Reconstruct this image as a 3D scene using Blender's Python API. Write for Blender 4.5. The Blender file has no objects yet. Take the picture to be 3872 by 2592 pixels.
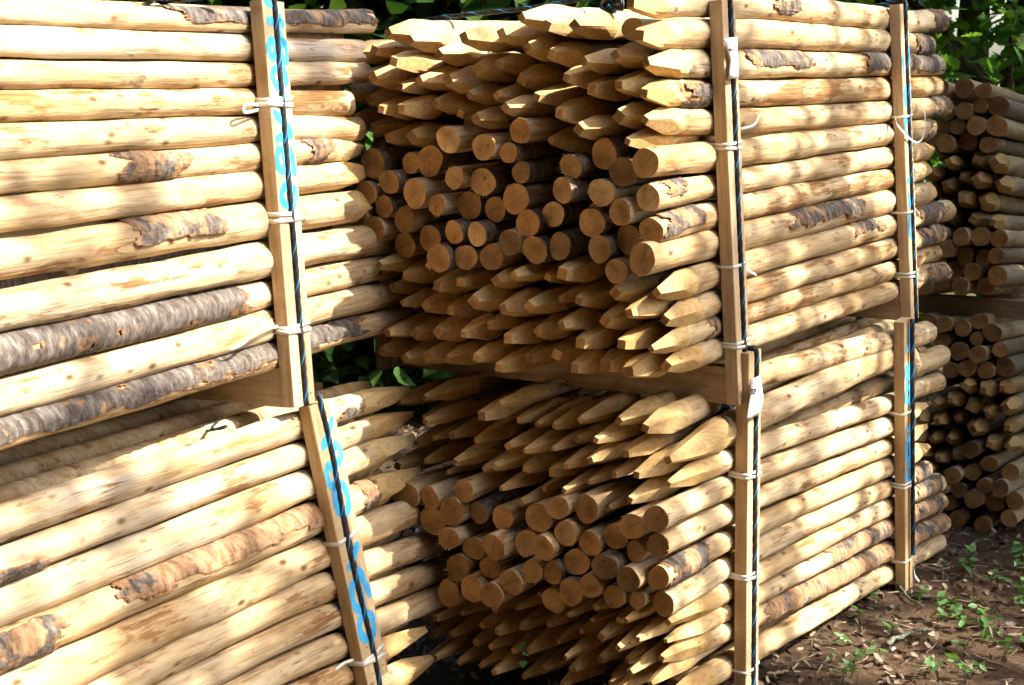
import bpy, math, random
import numpy as np
from mathutils import Vector, Matrix, noise

R = math.radians
rng = random.Random(7)
sc = bpy.context.scene
COL = sc.collection

# ---------------------------------------------------------------- camera
FPX, CX, CY, W, H = 6000.0, 1936.0, 1296.0, 3872.0, 2592.0
PITCH = math.atan((CY - 300.0) / FPX)
CAMZ = 1.72
CAM = Vector((0, 0, CAMZ))
cd = bpy.data.cameras.new('camera')
cam = bpy.data.objects.new('camera', cd)
COL.objects.link(cam)
cam.location = CAM
cam.rotation_euler = (math.pi / 2 - PITCH, 0, 0)
cd.sensor_width = 36
cd.lens = FPX / W * 36
cd.clip_start = 0.05
cd.clip_end = 2000
cd.dof.use_dof = True
cd.dof.focus_distance = 4.5
cd.dof.aperture_fstop = 11.0
sc.camera = cam

# ---------------------------------------------------------------- sky and sun
SUN_AZ = Vector((0.955, -0.295, 0)).normalized()     # horizontal direction towards the sun
SUN_EL = R(45)
wd = bpy.data.worlds.new('World')
sc.world = wd
wd.use_nodes = True
nt = wd.node_tree
bg = nt.nodes['Background']
sky = nt.nodes.new('ShaderNodeTexSky')
sky.sky_type = 'NISHITA'
sky.sun_disc = False
sky.sun_elevation = SUN_EL
sky.sun_rotation = math.atan2(SUN_AZ.x, SUN_AZ.y)
sky.air_density = 1.0
sky.dust_density = 3.0
nt.links.new(sky.outputs[0], bg.inputs[0])
bg.inputs[1].default_value = 0.15
sd = bpy.data.lights.new('sun', 'SUN')
sd.energy = 5.0
sd.angle = R(0.53)
sd.color = (1.0, 0.93, 0.80)
sun = bpy.data.objects.new('sun', sd)
COL.objects.link(sun)
SUN = (SUN_AZ * math.cos(SUN_EL) + Vector((0, 0, math.sin(SUN_EL)))).normalized()
sun.rotation_euler = SUN.to_track_quat('Z', 'Y').to_euler()
sun.location = (6, -2, 9)

sc.render.engine = 'CYCLES'
sc.cycles.max_bounces = 5
sc.cycles.diffuse_bounces = 3
sc.cycles.glossy_bounces = 2
sc.cycles.transmission_bounces = 2
sc.cycles.use_adaptive_sampling = True
sc.cycles.adaptive_threshold = 0.03
sc.cycles.adaptive_min_samples = 20
sc.cycles.use_denoising = True
sc.cycles.caustics_reflective = False
sc.cycles.caustics_refractive = False
vs = sc.view_settings
vs.view_transform = 'Standard'
vs.look = 'None'
vs.exposure = 1.68
vs.gamma = 1.0

# ---------------------------------------------------------------- projection helpers
FWD = Vector((0, math.cos(PITCH), -math.sin(PITCH)))
UPV = Vector((0, math.sin(PITCH), math.cos(PITCH)))
def ray(u, v):
    return FWD + Vector((1, 0, 0)) * ((u - CX) / FPX) + UPV * ((CY - v) / FPX)
def at(u, v, depth):
    return CAM + ray(u, v) * depth
def hit(u, v, p, n):
    d = ray(u, v)
    return CAM + d * ((p - CAM).dot(n) / d.dot(n))
def proj(p):
    q = p - CAM
    z = q.dot(FWD)
    return (CX + FPX * q.x / z, CY - FPX * q.dot(UPV) / z, z)

# ---------------------------------------------------------------- materials
def M(name):
    m = bpy.data.materials.new(name)
    m.use_nodes = True
    return m, m.node_tree, m.node_tree.nodes, m.node_tree.links, m.node_tree.nodes['Principled BSDF']
def N(nodes, t, **kw):
    n = nodes.new(t)
    for k, v in kw.items():
        if k.startswith('_'):
            setattr(n, k[1:], v)
        else:
            n.inputs[k].default_value = v
    return n
def ramp(nodes, links, src, stops, interp='LINEAR'):
    r = nodes.new('ShaderNodeValToRGB')
    cr = r.color_ramp
    cr.interpolation = interp
    while len(cr.elements) < len(stops):
        cr.elements.new(0.5)
    for e, (p, c) in zip(cr.elements, stops):
        e.position = p
        e.color = c if len(c) == 4 else (*c, 1)
    links.new(src, r.inputs[0])
    return r.outputs[0]
def g(v): return (v, v, v, 1)
def mixc(nodes, links, fac, a, b, mode='MIX'):
    m = nodes.new('ShaderNodeMix')
    m.data_type = 'RGBA'
    m.blend_type = mode
    for sock, val in ((m.inputs[0], fac), (m.inputs[6], a), (m.inputs[7], b)):
        if hasattr(val, 'links') or hasattr(val, 'is_linked'):
            links.new(val, sock)
        elif isinstance(val, (int, float)):
            sock.default_value = val
        else:
            sock.default_value = (*val[:3], 1)
    return m.outputs[2]
def math_(nodes, links, op, a, b=None, c=None):
    m = nodes.new('ShaderNodeMath')
    m.operation = op
    for i, x in enumerate((a, b, c)):
        if x is None: continue
        if isinstance(x, (int, float)): m.inputs[i].default_value = x
        else: links.new(x, m.inputs[i])
    return m.outputs[0]
def coords(nodes, links, scale=(1, 1, 1)):
    """object coordinates shifted by a random amount for each object"""
    tc = nodes.new('ShaderNodeTexCoord')
    oi = nodes.new('ShaderNodeObjectInfo')
    sh = N(nodes, 'ShaderNodeVectorMath', _operation='MULTIPLY')
    cb = nodes.new('ShaderNodeCombineXYZ')
    links.new(oi.outputs['Random'], cb.inputs[0]); links.new(oi.outputs['Random'], cb.inputs[1])
    links.new(oi.outputs['Random'], cb.inputs[2])
    links.new(cb.outputs[0], sh.inputs[0]); sh.inputs[1].default_value = (37.0, 0, 0)
    ad = N(nodes, 'ShaderNodeVectorMath', _operation='ADD')
    links.new(tc.outputs['Object'], ad.inputs[0]); links.new(sh.outputs[0], ad.inputs[1])
    return tc, oi, ad.outputs[0]
def scaled(nodes, links, vec, s):
    m = N(nodes, 'ShaderNodeVectorMath', _operation='MULTIPLY')
    links.new(vec, m.inputs[0]); m.inputs[1].default_value = s
    return m.outputs[0]
def noise_(nodes, links, vec, scale, detail=4, rough=0.55, dist=0.0):
    n = N(nodes, 'ShaderNodeTexNoise', Scale=scale, Detail=detail, Roughness=rough, Distortion=dist)
    links.new(vec, n.inputs['Vector'])
    return n.outputs[0]
def bump(nodes, links, h, strength, dist, bs, prev=None):
    b = N(nodes, 'ShaderNodeBump', Strength=strength, Distance=dist)
    links.new(h, b.inputs['Height'])
    if prev: links.new(prev, b.inputs['Normal'])
    if bs: links.new(b.outputs[0], bs.inputs['Normal'])
    return b.outputs[0]

def mat_peeled(name, barked, aged_shaded=False):
    # obj.color: r = bark amount, g = brown stain amount, b = grey weathering
    m, t, n, l, bs = M(name)
    tc, oi, co = coords(n, l)
    sep = n.new('ShaderNodeSeparateColor'); l.new(oi.outputs['Color'], sep.inputs[0])
    soft = noise_(n, l, scaled(n, l, co, (2.2, 14, 14)), 1.0, 2)
    base = ramp(n, l, soft, [(0.25, (0.41, 0.28, 0.145)), (0.45, (0.51, 0.395, 0.245)), (0.62, (0.56, 0.46, 0.32)), (0.8, (0.58, 0.515, 0.40))])
    # fibres
    fib = noise_(n, l, scaled(n, l, co, (5, 170, 170)), 1.0, 3, 0.65)
    fibc = ramp(n, l, fib, [(0.3, g(0.68)), (0.55, g(1.0)), (0.8, g(1.1))])
    base = mixc(n, l, 0.8, base, fibc, 'MULTIPLY')
    mot = noise_(n, l, scaled(n, l, co, (9, 34, 34)), 1.0, 4, 0.62)
    base = mixc(n, l, 0.9, base, ramp(n, l, mot, [(0.30, (0.58, 0.46, 0.33)), (0.47, (0.93, 0.89, 0.82)), (0.6, (1.04, 1.03, 1.0)), (0.76, (1.12, 1.13, 1.14))]), 'MULTIPLY')
    sk = noise_(n, l, scaled(n, l, co, (3.2, 75, 75)), 1.0, 3, 0.6)
    base = mixc(n, l, ramp(n, l, sk, [(0.55, g(0)), (0.68, g(0.62))]), base, (0.25, 0.13, 0.05))
    # grey weathering in long clouds
    gw = noise_(n, l, scaled(n, l, co, (3, 20, 20)), 1.0, 2)
    gwm = math_(n, l, 'MULTIPLY', ramp(n, l, gw, [(0.42, g(0)), (0.68, g(1))]), sep.outputs[2])
    base = mixc(n, l, gwm, base, (0.36, 0.325, 0.28))
    # brown inner-bark stain
    st = noise_(n, l, scaled(n, l, co, (5, 24, 24)), 1.0, 5, 0.66)
    thr = math_(n, l, 'SUBTRACT', 0.80, math_(n, l, 'MULTIPLY', sep.outputs[1], 0.42))
    stm = ramp(n, l, math_(n, l, 'SUBTRACT', st, thr), [(0.0, g(0)), (0.06, g(0.9))])
    stc = ramp(n, l, fib, [(0.3, (0.11, 0.05, 0.02)), (0.5, (0.24, 0.125, 0.052)), (0.75, (0.36, 0.22, 0.115))])
    base = mixc(n, l, stm, base, stc)
    dk = noise_(n, l, scaled(n, l, co, (7, 16, 16)), 1.0, 4, 0.7)
    base = mixc(n, l, ramp(n, l, dk, [(0.655, g(0)), (0.72, g(0.7))]), base, (0.10, 0.085, 0.075))
    # little axe and branch scars
    vo = N(n, 'ShaderNodeTexVoronoi', Scale=1.0, Randomness=1.0)
    l.new(scaled(n, l, co, (11, 22, 22)), vo.inputs['Vector'])
    kn = ramp(n, l, vo.outputs['Distance'], [(0.08, g(1)), (0.22, g(0))])
    ksel = N(n, 'ShaderNodeSeparateColor'); l.new(vo.outputs['Color'], ksel.inputs[0])
    kn = math_(n, l, 'MULTIPLY', kn, ramp(n, l, ksel.outputs[0], [(0.50, g(0)), (0.52, g(1))], 'LINEAR'))
    base = mixc(n, l, math_(n, l, 'MULTIPLY', kn, 0.9), base, (0.10, 0.048, 0.02))
    kv = N(n, 'ShaderNodeTexVoronoi', Scale=1.0, Randomness=1.0)
    l.new(scaled(n, l, co, (3.4, 9, 9)), kv.inputs['Vector'])
    ks = n.new('ShaderNodeSeparateColor'); l.new(kv.outputs['Color'], ks.inputs[0])
    pick = ramp(n, l, ks.outputs[0], [(0.42, g(0)), (0.44, g(1))])
    kring = ramp(n, l, kv.outputs['Distance'], [(0.0, g(0.9)), (0.045, g(0.75)), (0.06, g(0.15)), (0.10, g(0.55)), (0.17, g(0.3)), (0.30, g(0.0))])
    base = mixc(n, l, math_(n, l, 'MULTIPLY', kring, pick), base, (0.20, 0.095, 0.034))
    # drying cracks
    ck = noise_(n, l, scaled(n, l, co, (1.6, 36, 36)), 1.0, 2, 0.5)
    ckd = math_(n, l, 'ABSOLUTE', math_(n, l, 'SUBTRACT', ck, 0.5))
    ckm = ramp(n, l, ckd, [(0.0, g(1)), (0.011, g(0))])
    ckm = math_(n, l, 'MULTIPLY', ckm, ramp(n, l, gw, [(0.50, g(0)), (0.60, g(0.85))]))
    base = mixc(n, l, ckm, base, (0.10, 0.055, 0.025))
    if barked:
        # left-on bark
        bn = noise_(n, l, scaled(n, l, co, (5, 13, 13)), 1.0, 4, 0.6)
        bthr = math_(n, l, 'SUBTRACT', 0.86, math_(n, l, 'MULTIPLY', sep.outputs[0], 0.62))
        bd = math_(n, l, 'SUBTRACT', bn, bthr)
        bm = ramp(n, l, bd, [(0.0, g(0)), (0.02, g(1))])
        bk = noise_(n, l, scaled(n, l, co, (70, 30, 30)), 1.0, 4, 0.7)
        bkc = ramp(n, l, bk, [(0.3, (0.045, 0.032, 0.024)), (0.48, (0.13, 0.10, 0.08)), (0.62, (0.20, 0.165, 0.14)), (0.74, (0.42, 0.40, 0.37))])
        rim = ramp(n, l, bd, [(0.02, g(1)), (0.10, g(0))])
        bkc = mixc(n, l, math_(n, l, 'MULTIPLY', rim, 0.8), bkc, (0.22, 0.10, 0.04))
        base = mixc(n, l, bm, base, bkc)
    tint = ramp(n, l, oi.outputs['Random'], [(0.0, (0.90, 0.85, 0.75)), (0.35, (1.05, 1.03, 0.99)), (0.7, (1.03, 0.97, 0.85)), (1.0, (1.1, 1.1, 1.1))])
    base = mixc(n, l, 1.0, base, tint, 'MULTIPLY')
    if aged_shaded: base = mixc(n, l, 1.0, mixc(n, l, 0.35, base, (0.36, 0.31, 0.25)), (0.80, 0.75, 0.67), 'MULTIPLY')  # grey weathering, plus the rear stack's shade multiplied into the colour
    l.new(base, bs.inputs['Base Color'])
    bs.inputs['Roughness'].default_value = 0.85
    bs.inputs['Specular IOR Level'].default_value = 0.12
    h = math_(n, l, 'ADD', math_(n, l, 'MULTIPLY', fib, 0.5), math_(n, l, 'MULTIPLY', mot, 0.8))
    if barked: h = math_(n, l, 'ADD', h, math_(n, l, 'MULTIPLY', bm, math_(n, l, 'ADD', 1.0, bk)))
    bump(n, l, h, 0.8, 0.005, bs)
    return m

def mat_cut(name, dark, aged_shaded=False):
    m, t, n, l, bs = M(name)
    tc, oi, co = coords(n, l)
    # growth rings: distance from the pith, wobbled
    sp = n.new('ShaderNodeSeparateXYZ'); l.new(tc.outputs['Object'], sp.inputs[0])
    wob = noise_(n, l, co, 22, 3)
    rad = math_(n, l, 'SQRT', math_(n, l, 'ADD', math_(n, l, 'POWER', sp.outputs[1], 2.0), math_(n, l, 'POWER', sp.outputs[2], 2.0)))
    rad = math_(n, l, 'ADD', rad, math_(n, l, 'MULTIPLY', wob, 0.012))
    rg = math_(n, l, 'FRACT', math_(n, l, 'MULTIPLY', rad, 190.0))
    rgc = ramp(n, l, rg, [(0.0, g(1.0)), (0.55, g(0.96)), (0.85, g(0.66)), (1.0, g(1.0))])
    cl = noise_(n, l, scaled(n, l, co, (6, 22, 22)), 1.0, 4)
    if dark:
        base = ramp(n, l, cl, [(0.28, (0.22, 0.128, 0.052)), (0.5, (0.39, 0.24, 0.102)), (0.75, (0.52, 0.345, 0.168))])
        heart = ramp(n, l, rad, [(0.0, g(0.72)), (0.025, g(0.82)), (0.04, g(1.05))])
        base = mixc(n, l, 0.6, base, heart, 'MULTIPLY')
        rot = N(n, 'ShaderNodeMapping'); rot.inputs['Rotation'].default_value = (0.7, 0, 0)
        l.new(co, rot.inputs[0])
        saw = noise_(n, l, scaled(n, l, rot.outputs[0], (1, 9, 240)), 1.0, 4, 0.6)
        sawc = ramp(n, l, saw, [(0.3, g(0.72)), (0.6, g(1.05))])
        base = mixc(n, l, 0.75, base, sawc, 'MULTIPLY')
        tint = ramp(n, l, oi.outputs['Random'], [(0.0, (0.5, 0.46, 0.42)), (0.25, (0.85, 0.72, 0.6)), (0.55, (1.05, 0.95, 0.8)), (0.8, (1.1, 0.88, 0.62)), (1.0, (1.5, 1.55, 1.6))])
        h = saw
    else:
        base = ramp(n, l, cl, [(0.28, (0.43, 0.275, 0.11)), (0.5, (0.56, 0.395, 0.185)), (0.75, (0.65, 0.50, 0.27))])
        saw = noise_(n, l, scaled(n, l, co, (90, 40, 40)), 1.0, 3)
        tint = ramp(n, l, oi.outputs['Random'], [(0.0, (0.82, 0.72, 0.58)), (0.5, (1.0, 0.95, 0.86)), (1.0, (1.06, 1.04, 1.0))])
        st = noise_(n, l, co, 26, 5, 0.6)
        base = mixc(n, l, ramp(n, l, st, [(0.62, g(0)), (0.74, g(0.65))]), base, (0.33, 0.17, 0.06))
        h = saw
    base = mixc(n, l, 0.9 if dark else 0.75, base, rgc, 'MULTIPLY')
    if dark:
        vr = N(n, 'ShaderNodeVectorRotate', _rotation_type='X_AXIS')
        l.new(tc.outputs['Object'], vr.inputs['Vector'])
        l.new(math_(n, l, 'MULTIPLY', oi.outputs['Random'], 61.0), vr.inputs['Angle'])
        s2 = n.new('ShaderNodeSeparateXYZ'); l.new(vr.outputs[0], s2.inputs[0])
        dy = math_(n, l, 'ABSOLUTE', math_(n, l, 'ADD', s2.outputs[1], math_(n, l, 'MULTIPLY', math_(n, l, 'SUBTRACT', wob, 0.5), 0.016)))
        sp_ = math_(n, l, 'MULTIPLY', ramp(n, l, dy, [(0.0002, g(1)), (0.0008, g(0))]), math_(n, l, 'GREATER_THAN', s2.outputs[2], math_(n, l, 'SUBTRACT', math_(n, l, 'MULTIPLY', math_(n, l, 'FRACT', math_(n, l, 'MULTIPLY', oi.outputs['Random'], 17.0)), 0.06), 0.02)))
        base = mixc(n, l, math_(n, l, 'MULTIPLY', sp_, 0.4), base, (0.06, 0.03, 0.014))
    vo = N(n, 'ShaderNodeTexVoronoi', Scale=24.0); l.new(co, vo.inputs['Vector'])
    vs_ = n.new('ShaderNodeSeparateColor'); l.new(vo.outputs['Color'], vs_.inputs[0])
    kn = math_(n, l, 'MULTIPLY', ramp(n, l, vo.outputs['Distance'], [(0.08, g(1)), (0.14, g(0))]), ramp(n, l, vs_.outputs[0], [(0.82, g(0)), (0.84, g(0.85))]))
    base = mixc(n, l, kn, base, (0.09, 0.04, 0.018))
    base = mixc(n, l, 1.0, base, tint, 'MULTIPLY')
    if aged_shaded: base = mixc(n, l, 1.0, base, (0.74, 0.68, 0.58), 'MULTIPLY')  # rear stack's shade darkened into the cut wood colour
    l.new(base, bs.inputs['Base Color'])
    bs.inputs['Roughness'].default_value = 0.7
    bs.inputs['Specular IOR Level'].default_value = 0.25
    bump(n, l, h, 0.35, 0.0015, bs)
    return m

def mat_bark():
    m, t, n, l, bs = M('bark')
    tc, oi, co = coords(n, l)
    at_ = N(n, 'ShaderNodeAttribute', _attribute_name='edge')
    bk = noise_(n, l, scaled(n, l, co, (60, 26, 26)), 1.0, 5, 0.68)
    big = noise_(n, l, scaled(n, l, co, (12, 14, 14)), 1.0, 3)
    c = ramp(n, l, bk, [(0.30, (0.028, 0.021, 0.017)), (0.45, (0.078, 0.061, 0.05)), (0.58, (0.135, 0.115, 0.10)), (0.70, (0.24, 0.22, 0.195)), (0.82, (0.38, 0.36, 0.33))])
    sep = n.new('ShaderNodeSeparateColor'); l.new(oi.outputs['Color'], sep.inputs[0])
    strip = math_(n, l, 'ADD', math_(n, l, 'SUBTRACT', big, 0.75), math_(n, l, 'MULTIPLY', sep.outputs[0], 0.45))
    c = mixc(n, l, ramp(n, l, strip, [(0.0, g(0)), (0.06, g(0.92))]), c, ramp(n, l, bk, [(0.3, (0.13, 0.065, 0.03)), (0.5, (0.30, 0.175, 0.09)), (0.7, (0.42, 0.29, 0.18))]))
    e = ramp(n, l, math_(n, l, 'ADD', at_.outputs['Fac'], math_(n, l, 'MULTIPLY', math_(n, l, 'SUBTRACT', big, 0.5), 0.5)), [(0.10, g(1)), (0.34, g(0))])
    inner = ramp(n, l, bk, [(0.3, (0.12, 0.05, 0.02)), (0.55, (0.27, 0.135, 0.058)), (0.75, (0.36, 0.21, 0.11))])
    c = mixc(n, l, e, c, inner)
    l.new(c, bs.inputs['Base Color'])
    bs.inputs['Roughness'].default_value = 0.85
    bs.inputs['Specular IOR Level'].default_value = 0.2
    bump(n, l, math_(n, l, 'ADD', bk, math_(n, l, 'MULTIPLY', big, 0.6)), 0.9, 0.004, bs)
    return m

def mat_timber(name, c0, c1, c2):
    m, t, n, l, bs = M(name)
    tc, oi, co = coords(n, l)
    gr = noise_(n, l, scaled(n, l, co, (4, 60, 60)), 1.0, 5, 0.6, 0.6)
    base = ramp(n, l, gr, [(0.3, c0), (0.5, c1), (0.72, c2)])
    st = noise_(n, l, scaled(n, l, co, (7, 11, 11)), 1.0, 5, 0.6)
    base = mixc(n, l, ramp(n, l, st, [(0.55, g(0)), (0.75, g(0.6))]), base, (c0[0] * .5, c0[1] * .45, c0[2] * .4))
    sw = noise_(n, l, scaled(n, l, co, (260, 40, 40)), 1.0, 2)
    base = mixc(n, l, 0.5, base, ramp(n, l, sw, [(0.35, g(0.84)), (0.65, g(1.06))]), 'MULTIPLY')
    l.new(base, bs.inputs['Base Color'])
    bs.inputs['Roughness'].default_value = 0.75
    bs.inputs['Specular IOR Level'].default_value = 0.25
    bump(n, l, math_(n, l, 'ADD', gr, math_(n, l, 'MULTIPLY', sw, 0.4)), 0.35, 0.0015, bs)
    return m

def mat_plain(name, col, rough=0.6, var=0.15, scale=40, spec=0.4, transl=0):
    m, t, n, l, bs = M(name)
    tc, oi, co = coords(n, l)
    no = noise_(n, l, co, scale, 4)
    c = mixc(n, l, ramp(n, l, no, [(0.3, g(0)), (0.7, g(1))]), tuple(x * (1 - var) for x in col), tuple(min(1, x * (1 + var)) for x in col))
    l.new(c, bs.inputs['Base Color'])
    bs.inputs['Roughness'].default_value = rough
    bs.inputs['Specular IOR Level'].default_value = spec
    if transl: bs.inputs['Transmission Weight'].default_value = transl
    bump(n, l, no, 0.2, 0.001, bs)
    return m

def mat_leaf(name, cols, transl=0.45):
    m, t, n, l, bs = M(name)
    a = N(n, 'ShaderNodeAttribute', _attribute_name='rnd')
    c = ramp(n, l, a.outputs['Fac'], [(i / (len(cols) - 1), x) for i, x in enumerate(cols)])
    l.new(c, bs.inputs['Base Color'])
    bs.inputs['Roughness'].default_value = 0.42
    bs.inputs['Specular IOR Level'].default_value = 0.45
    tr = n.new('ShaderNodeBsdfTranslucent')
    tcx = mixc(n, l, 1.0, c, (1.5, 1.55, 0.6), 'MULTIPLY')
    l.new(tcx, tr.inputs[0])
    mx = n.new('ShaderNodeMixShader'); mx.inputs[0].default_value = transl
    l.new(bs.outputs[0], mx.inputs[1]); l.new(tr.outputs[0], mx.inputs[2])
    l.new(mx.outputs[0], n['Material Output'].inputs[0])
    return m

def mat_ground():
    m, t, n, l, bs = M('soil')
    tc = n.new('ShaderNodeTexCoord'); co = tc.outputs['Object']
    a = noise_(n, l, co, 5, 8, 0.65); b = noise_(n, l, co, 45, 6, 0.7)
    c = ramp(n, l, b, [(0.3, (0.030, 0.018, 0.010)), (0.5, (0.075, 0.046, 0.027)), (0.68, (0.14, 0.095, 0.06)), (0.8, (0.21, 0.155, 0.105))])
    c = mixc(n, l, ramp(n, l, a, [(0.35, g(0.0)), (0.65, g(0.6))]), c, (0.06, 0.036, 0.02))
    # sunlit grass of the clearing starts some metres off
    sp = n.new('ShaderNodeSeparateXYZ'); l.new(co, sp.inputs[0])
    ln = n.new('ShaderNodeVectorMath'); ln.operation = 'LENGTH'; l.new(co, ln.inputs[0])
    gm = ramp(n, l, math_(n, l, 'ADD', math_(n, l, 'MULTIPLY', ln.outputs['Value'], 0.02), math_(n, l, 'MULTIPLY', a, 0.1)), [(0.30, g(0)), (0.38, g(1))])
    gc = ramp(n, l, noise_(n, l, co, 3, 6, 0.7), [(0.3, (0.06, 0.09, 0.02)), (0.6, (0.14, 0.17, 0.045)), (0.8, (0.2, 0.2, 0.07))])
    c = mixc(n, l, gm, c, gc)
    l.new(c, bs.inputs['Base Color'])
    bs.inputs['Roughness'].default_value = 0.95
    bs.inputs['Specular IOR Level'].default_value = 0.15
    bump(n, l, math_(n, l, 'ADD', b, a), 0.8, 0.02, bs)
    return m

def mat_litter():
    m, t, n, l, bs = M('leaf_litter')
    a = N(n, 'ShaderNodeAttribute', _attribute_name='rnd')
    c = ramp(n, l, a.outputs['Fac'], [(0.0, (0.045, 0.027, 0.015)), (0.35, (0.10, 0.062, 0.036)), (0.6, (0.18, 0.12, 0.075)), (0.88, (0.25, 0.18, 0.12)), (1.0, (0.38, 0.30, 0.22))])
    l.new(c, bs.inputs['Base Color'])
    bs.inputs['Roughness'].default_value = 0.7
    return m

def mat_paint():
    m, t, n, l, bs = M('blue_spray_paint')
    tc, oi, co = coords(n, l)
    c = ramp(n, l, noise_(n, l, co, 45, 4), [(0.3, (0.025, 0.27, 0.60)), (0.7, (0.06, 0.42, 0.74))])
    gr = noise_(n, l, scaled(n, l, co, (14, 190, 190)), 1.0, 4, 0.65)
    c = mixc(n, l, ramp(n, l, gr, [(0.56, g(0)), (0.68, g(0.7))]), c, (0.50, 0.40, 0.27))
    l.new(c, bs.inputs['Base Color'])
    bs.inputs['Roughness'].default_value = 0.7
    bs.inputs['Specular IOR Level'].default_value = 0.2
    return m

MAT = dict(
    aged_shaded=mat_peeled('aged_shaded_wood', True, True), aged_shaded_point=mat_cut('aged_shaded_facet', False, True), aged_shaded_end=mat_cut('aged_shaded_end', True, True),  # greyed set for the rear stack, its shade put into the colours
    wood=mat_peeled('peeled_wood', False), rough=mat_peeled('half_barked_wood', True), point=mat_cut('sawn_facet', False), end=mat_cut('sawn_end', True), bark=mat_bark(),
    timber=mat_timber('timber', (0.38, 0.245, 0.12), (0.50, 0.355, 0.195), (0.56, 0.43, 0.27)),
    timber_dark=mat_timber('weathered_timber', (0.36, 0.235, 0.125), (0.51, 0.37, 0.22), (0.60, 0.47, 0.32)),
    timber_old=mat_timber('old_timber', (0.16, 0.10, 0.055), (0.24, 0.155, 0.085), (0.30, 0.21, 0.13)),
    strap=mat_plain('white_plastic', (0.72, 0.70, 0.62), 0.35, 0.06, 30, 0.5),
    rope=mat_plain('black_rope', (0.016, 0.016, 0.018), 0.55, 0.5, 300, 0.4),
    strand=mat_plain('blue_strand', (0.03, 0.22, 0.46), 0.5, 0.2, 200, 0.4),
    paint=mat_paint(),
    paper=mat_plain('paper', (0.82, 0.82, 0.84), 0.6, 0.02, 20, 0.3),
    ink=mat_plain('ink', (0.012, 0.012, 0.014), 0.6, 0.2, 50, 0.3),
    ink_pale=mat_plain('pale_ink', (0.35, 0.35, 0.38), 0.6, 0.2, 50, 0.3),
    nail=mat_plain('nail', (0.06, 0.05, 0.045), 0.5, 0.3, 80, 0.5),
    ivy=mat_leaf('ivy_leaf', [(0.014, 0.04, 0.009), (0.03, 0.075, 0.016), (0.05, 0.115, 0.025), (0.10, 0.18, 0.04)], 0.35),
    oak=mat_leaf('oak_leaf', [(0.03, 0.085, 0.016), (0.06, 0.15, 0.028), (0.10, 0.21, 0.04), (0.18, 0.29, 0.05)], 0.45),
    canopy=mat_leaf('canopy_leaf', [(0.012, 0.03, 0.008), (0.022, 0.05, 0.012), (0.035, 0.065, 0.018)], 0.12),
    sprout=mat_leaf('sprout_leaf', [(0.05, 0.12, 0.03), (0.08, 0.18, 0.05), (0.12, 0.24, 0.07)], 0.35),
    trunk=mat_plain('tree_bark', (0.085, 0.065, 0.048), 0.9, 0.5, 25, 0.2),
    twig=mat_plain('dead_twig', (0.23, 0.17, 0.12), 0.85, 0.35, 60, 0.2),
    lichen=mat_plain('lichen', (0.11, 0.12, 0.085), 0.9, 0.75, 160, 0.2),
    soil=mat_ground(), litter=mat_litter(),
)

# ---------------------------------------------------------------- object helpers
def mesh_obj(name, verts, faces, mat, parent=None, smooth=True, mats=None, fmat=None, attr=None):
    me = bpy.data.meshes.new(name)
    me.from_pydata(verts if isinstance(verts, list) else verts.tolist(), [], faces if isinstance(faces, list) else faces.tolist())
    me.materials.append(mat)
    if mats:
        for x in mats: me.materials.append(x)
    if fmat is not None: me.polygons.foreach_set('material_index', fmat)
    me.polygons.foreach_set('use_smooth', [smooth] * len(me.polygons) if isinstance(smooth, bool) else smooth)
    if attr:
        for k, (dom, vals) in attr.items():
            a = me.attributes.new(k, 'FLOAT', dom)
            a.data.foreach_set('value', vals)
    me.update()
    o = bpy.data.objects.new(name, me)
    COL.objects.link(o)
    if parent: o.parent = parent
    return o
def tag(o, label=None, cat=None, group=None, kind=None):
    if label: o['label'] = label
    if cat: o['category'] = cat
    if group: o['group'] = group
    if kind: o['kind'] = kind
    return o
def empty(name, loc=(0, 0, 0)):
    o = bpy.data.objects.new(name, None)
    COL.objects.link(o)
    o.location = loc
    o.empty_display_size = 0.1
    return o
def frame_matrix(o, x, z=Vector((0, 0, 1))):
    x = x.normalized(); y = z.cross(x).normalized(); z = x.cross(y).normalized()
    m = Matrix((x, y, z)).transposed().to_4x4()
    m.translation = o
    return m
def box_geo(x0, x1, y0, y1, z0, z1, bev=0.0):
    v = [(x, y, z) for x in (x0, x1) for y in (y0, y1) for z in (z0, z1)]
    f = [(0, 1, 3, 2), (4, 6, 7, 5), (0, 4, 5, 1), (2, 3, 7, 6), (0, 2, 6, 4), (1, 5, 7, 3)]
    return v, f
def tube_geo(pts, r, seg=6, cap=True):
    pts = [Vector(p) for p in pts]
    rs = r if isinstance(r, (list, tuple)) else [r] * len(pts)
    V, F = [], []
    prev = None
    for i, p in enumerate(pts):
        t = (pts[min(i + 1, len(pts) - 1)] - pts[max(i - 1, 0)]).normalized()
        a = Vector((0, 0, 1)) if abs(t.z) < 0.9 else Vector((1, 0, 0))
        if prev is not None: a = prev
        b = t.cross(a).normalized(); a = b.cross(t).normalized(); prev = a
        for k in range(seg):
            th = 2 * math.pi * k / seg
            V.append(tuple(p + (a * math.cos(th) + b * math.sin(th)) * rs[i]))
    for i in range(len(pts) - 1):
        for k in range(seg):
            k2 = (k + 1) % seg
            F.append((i * seg + k, i * seg + k2, (i + 1) * seg + k2, (i + 1) * seg + k))
    if cap:
        F.append(tuple(range(seg))[::-1]); F.append(tuple((len(pts) - 1) * seg + k for k in range(seg)))
    return V, F
class Geo:
    def __init__(s): s.v = []; s.f = []; s.a = []
    def add(s, v, f, a=None):
        o = len(s.v); s.v += [tuple(p) for p in v]; s.f += [tuple(i + o for i in q) for q in f]
        if a is not None: s.a += [a] * len(v)
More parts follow.
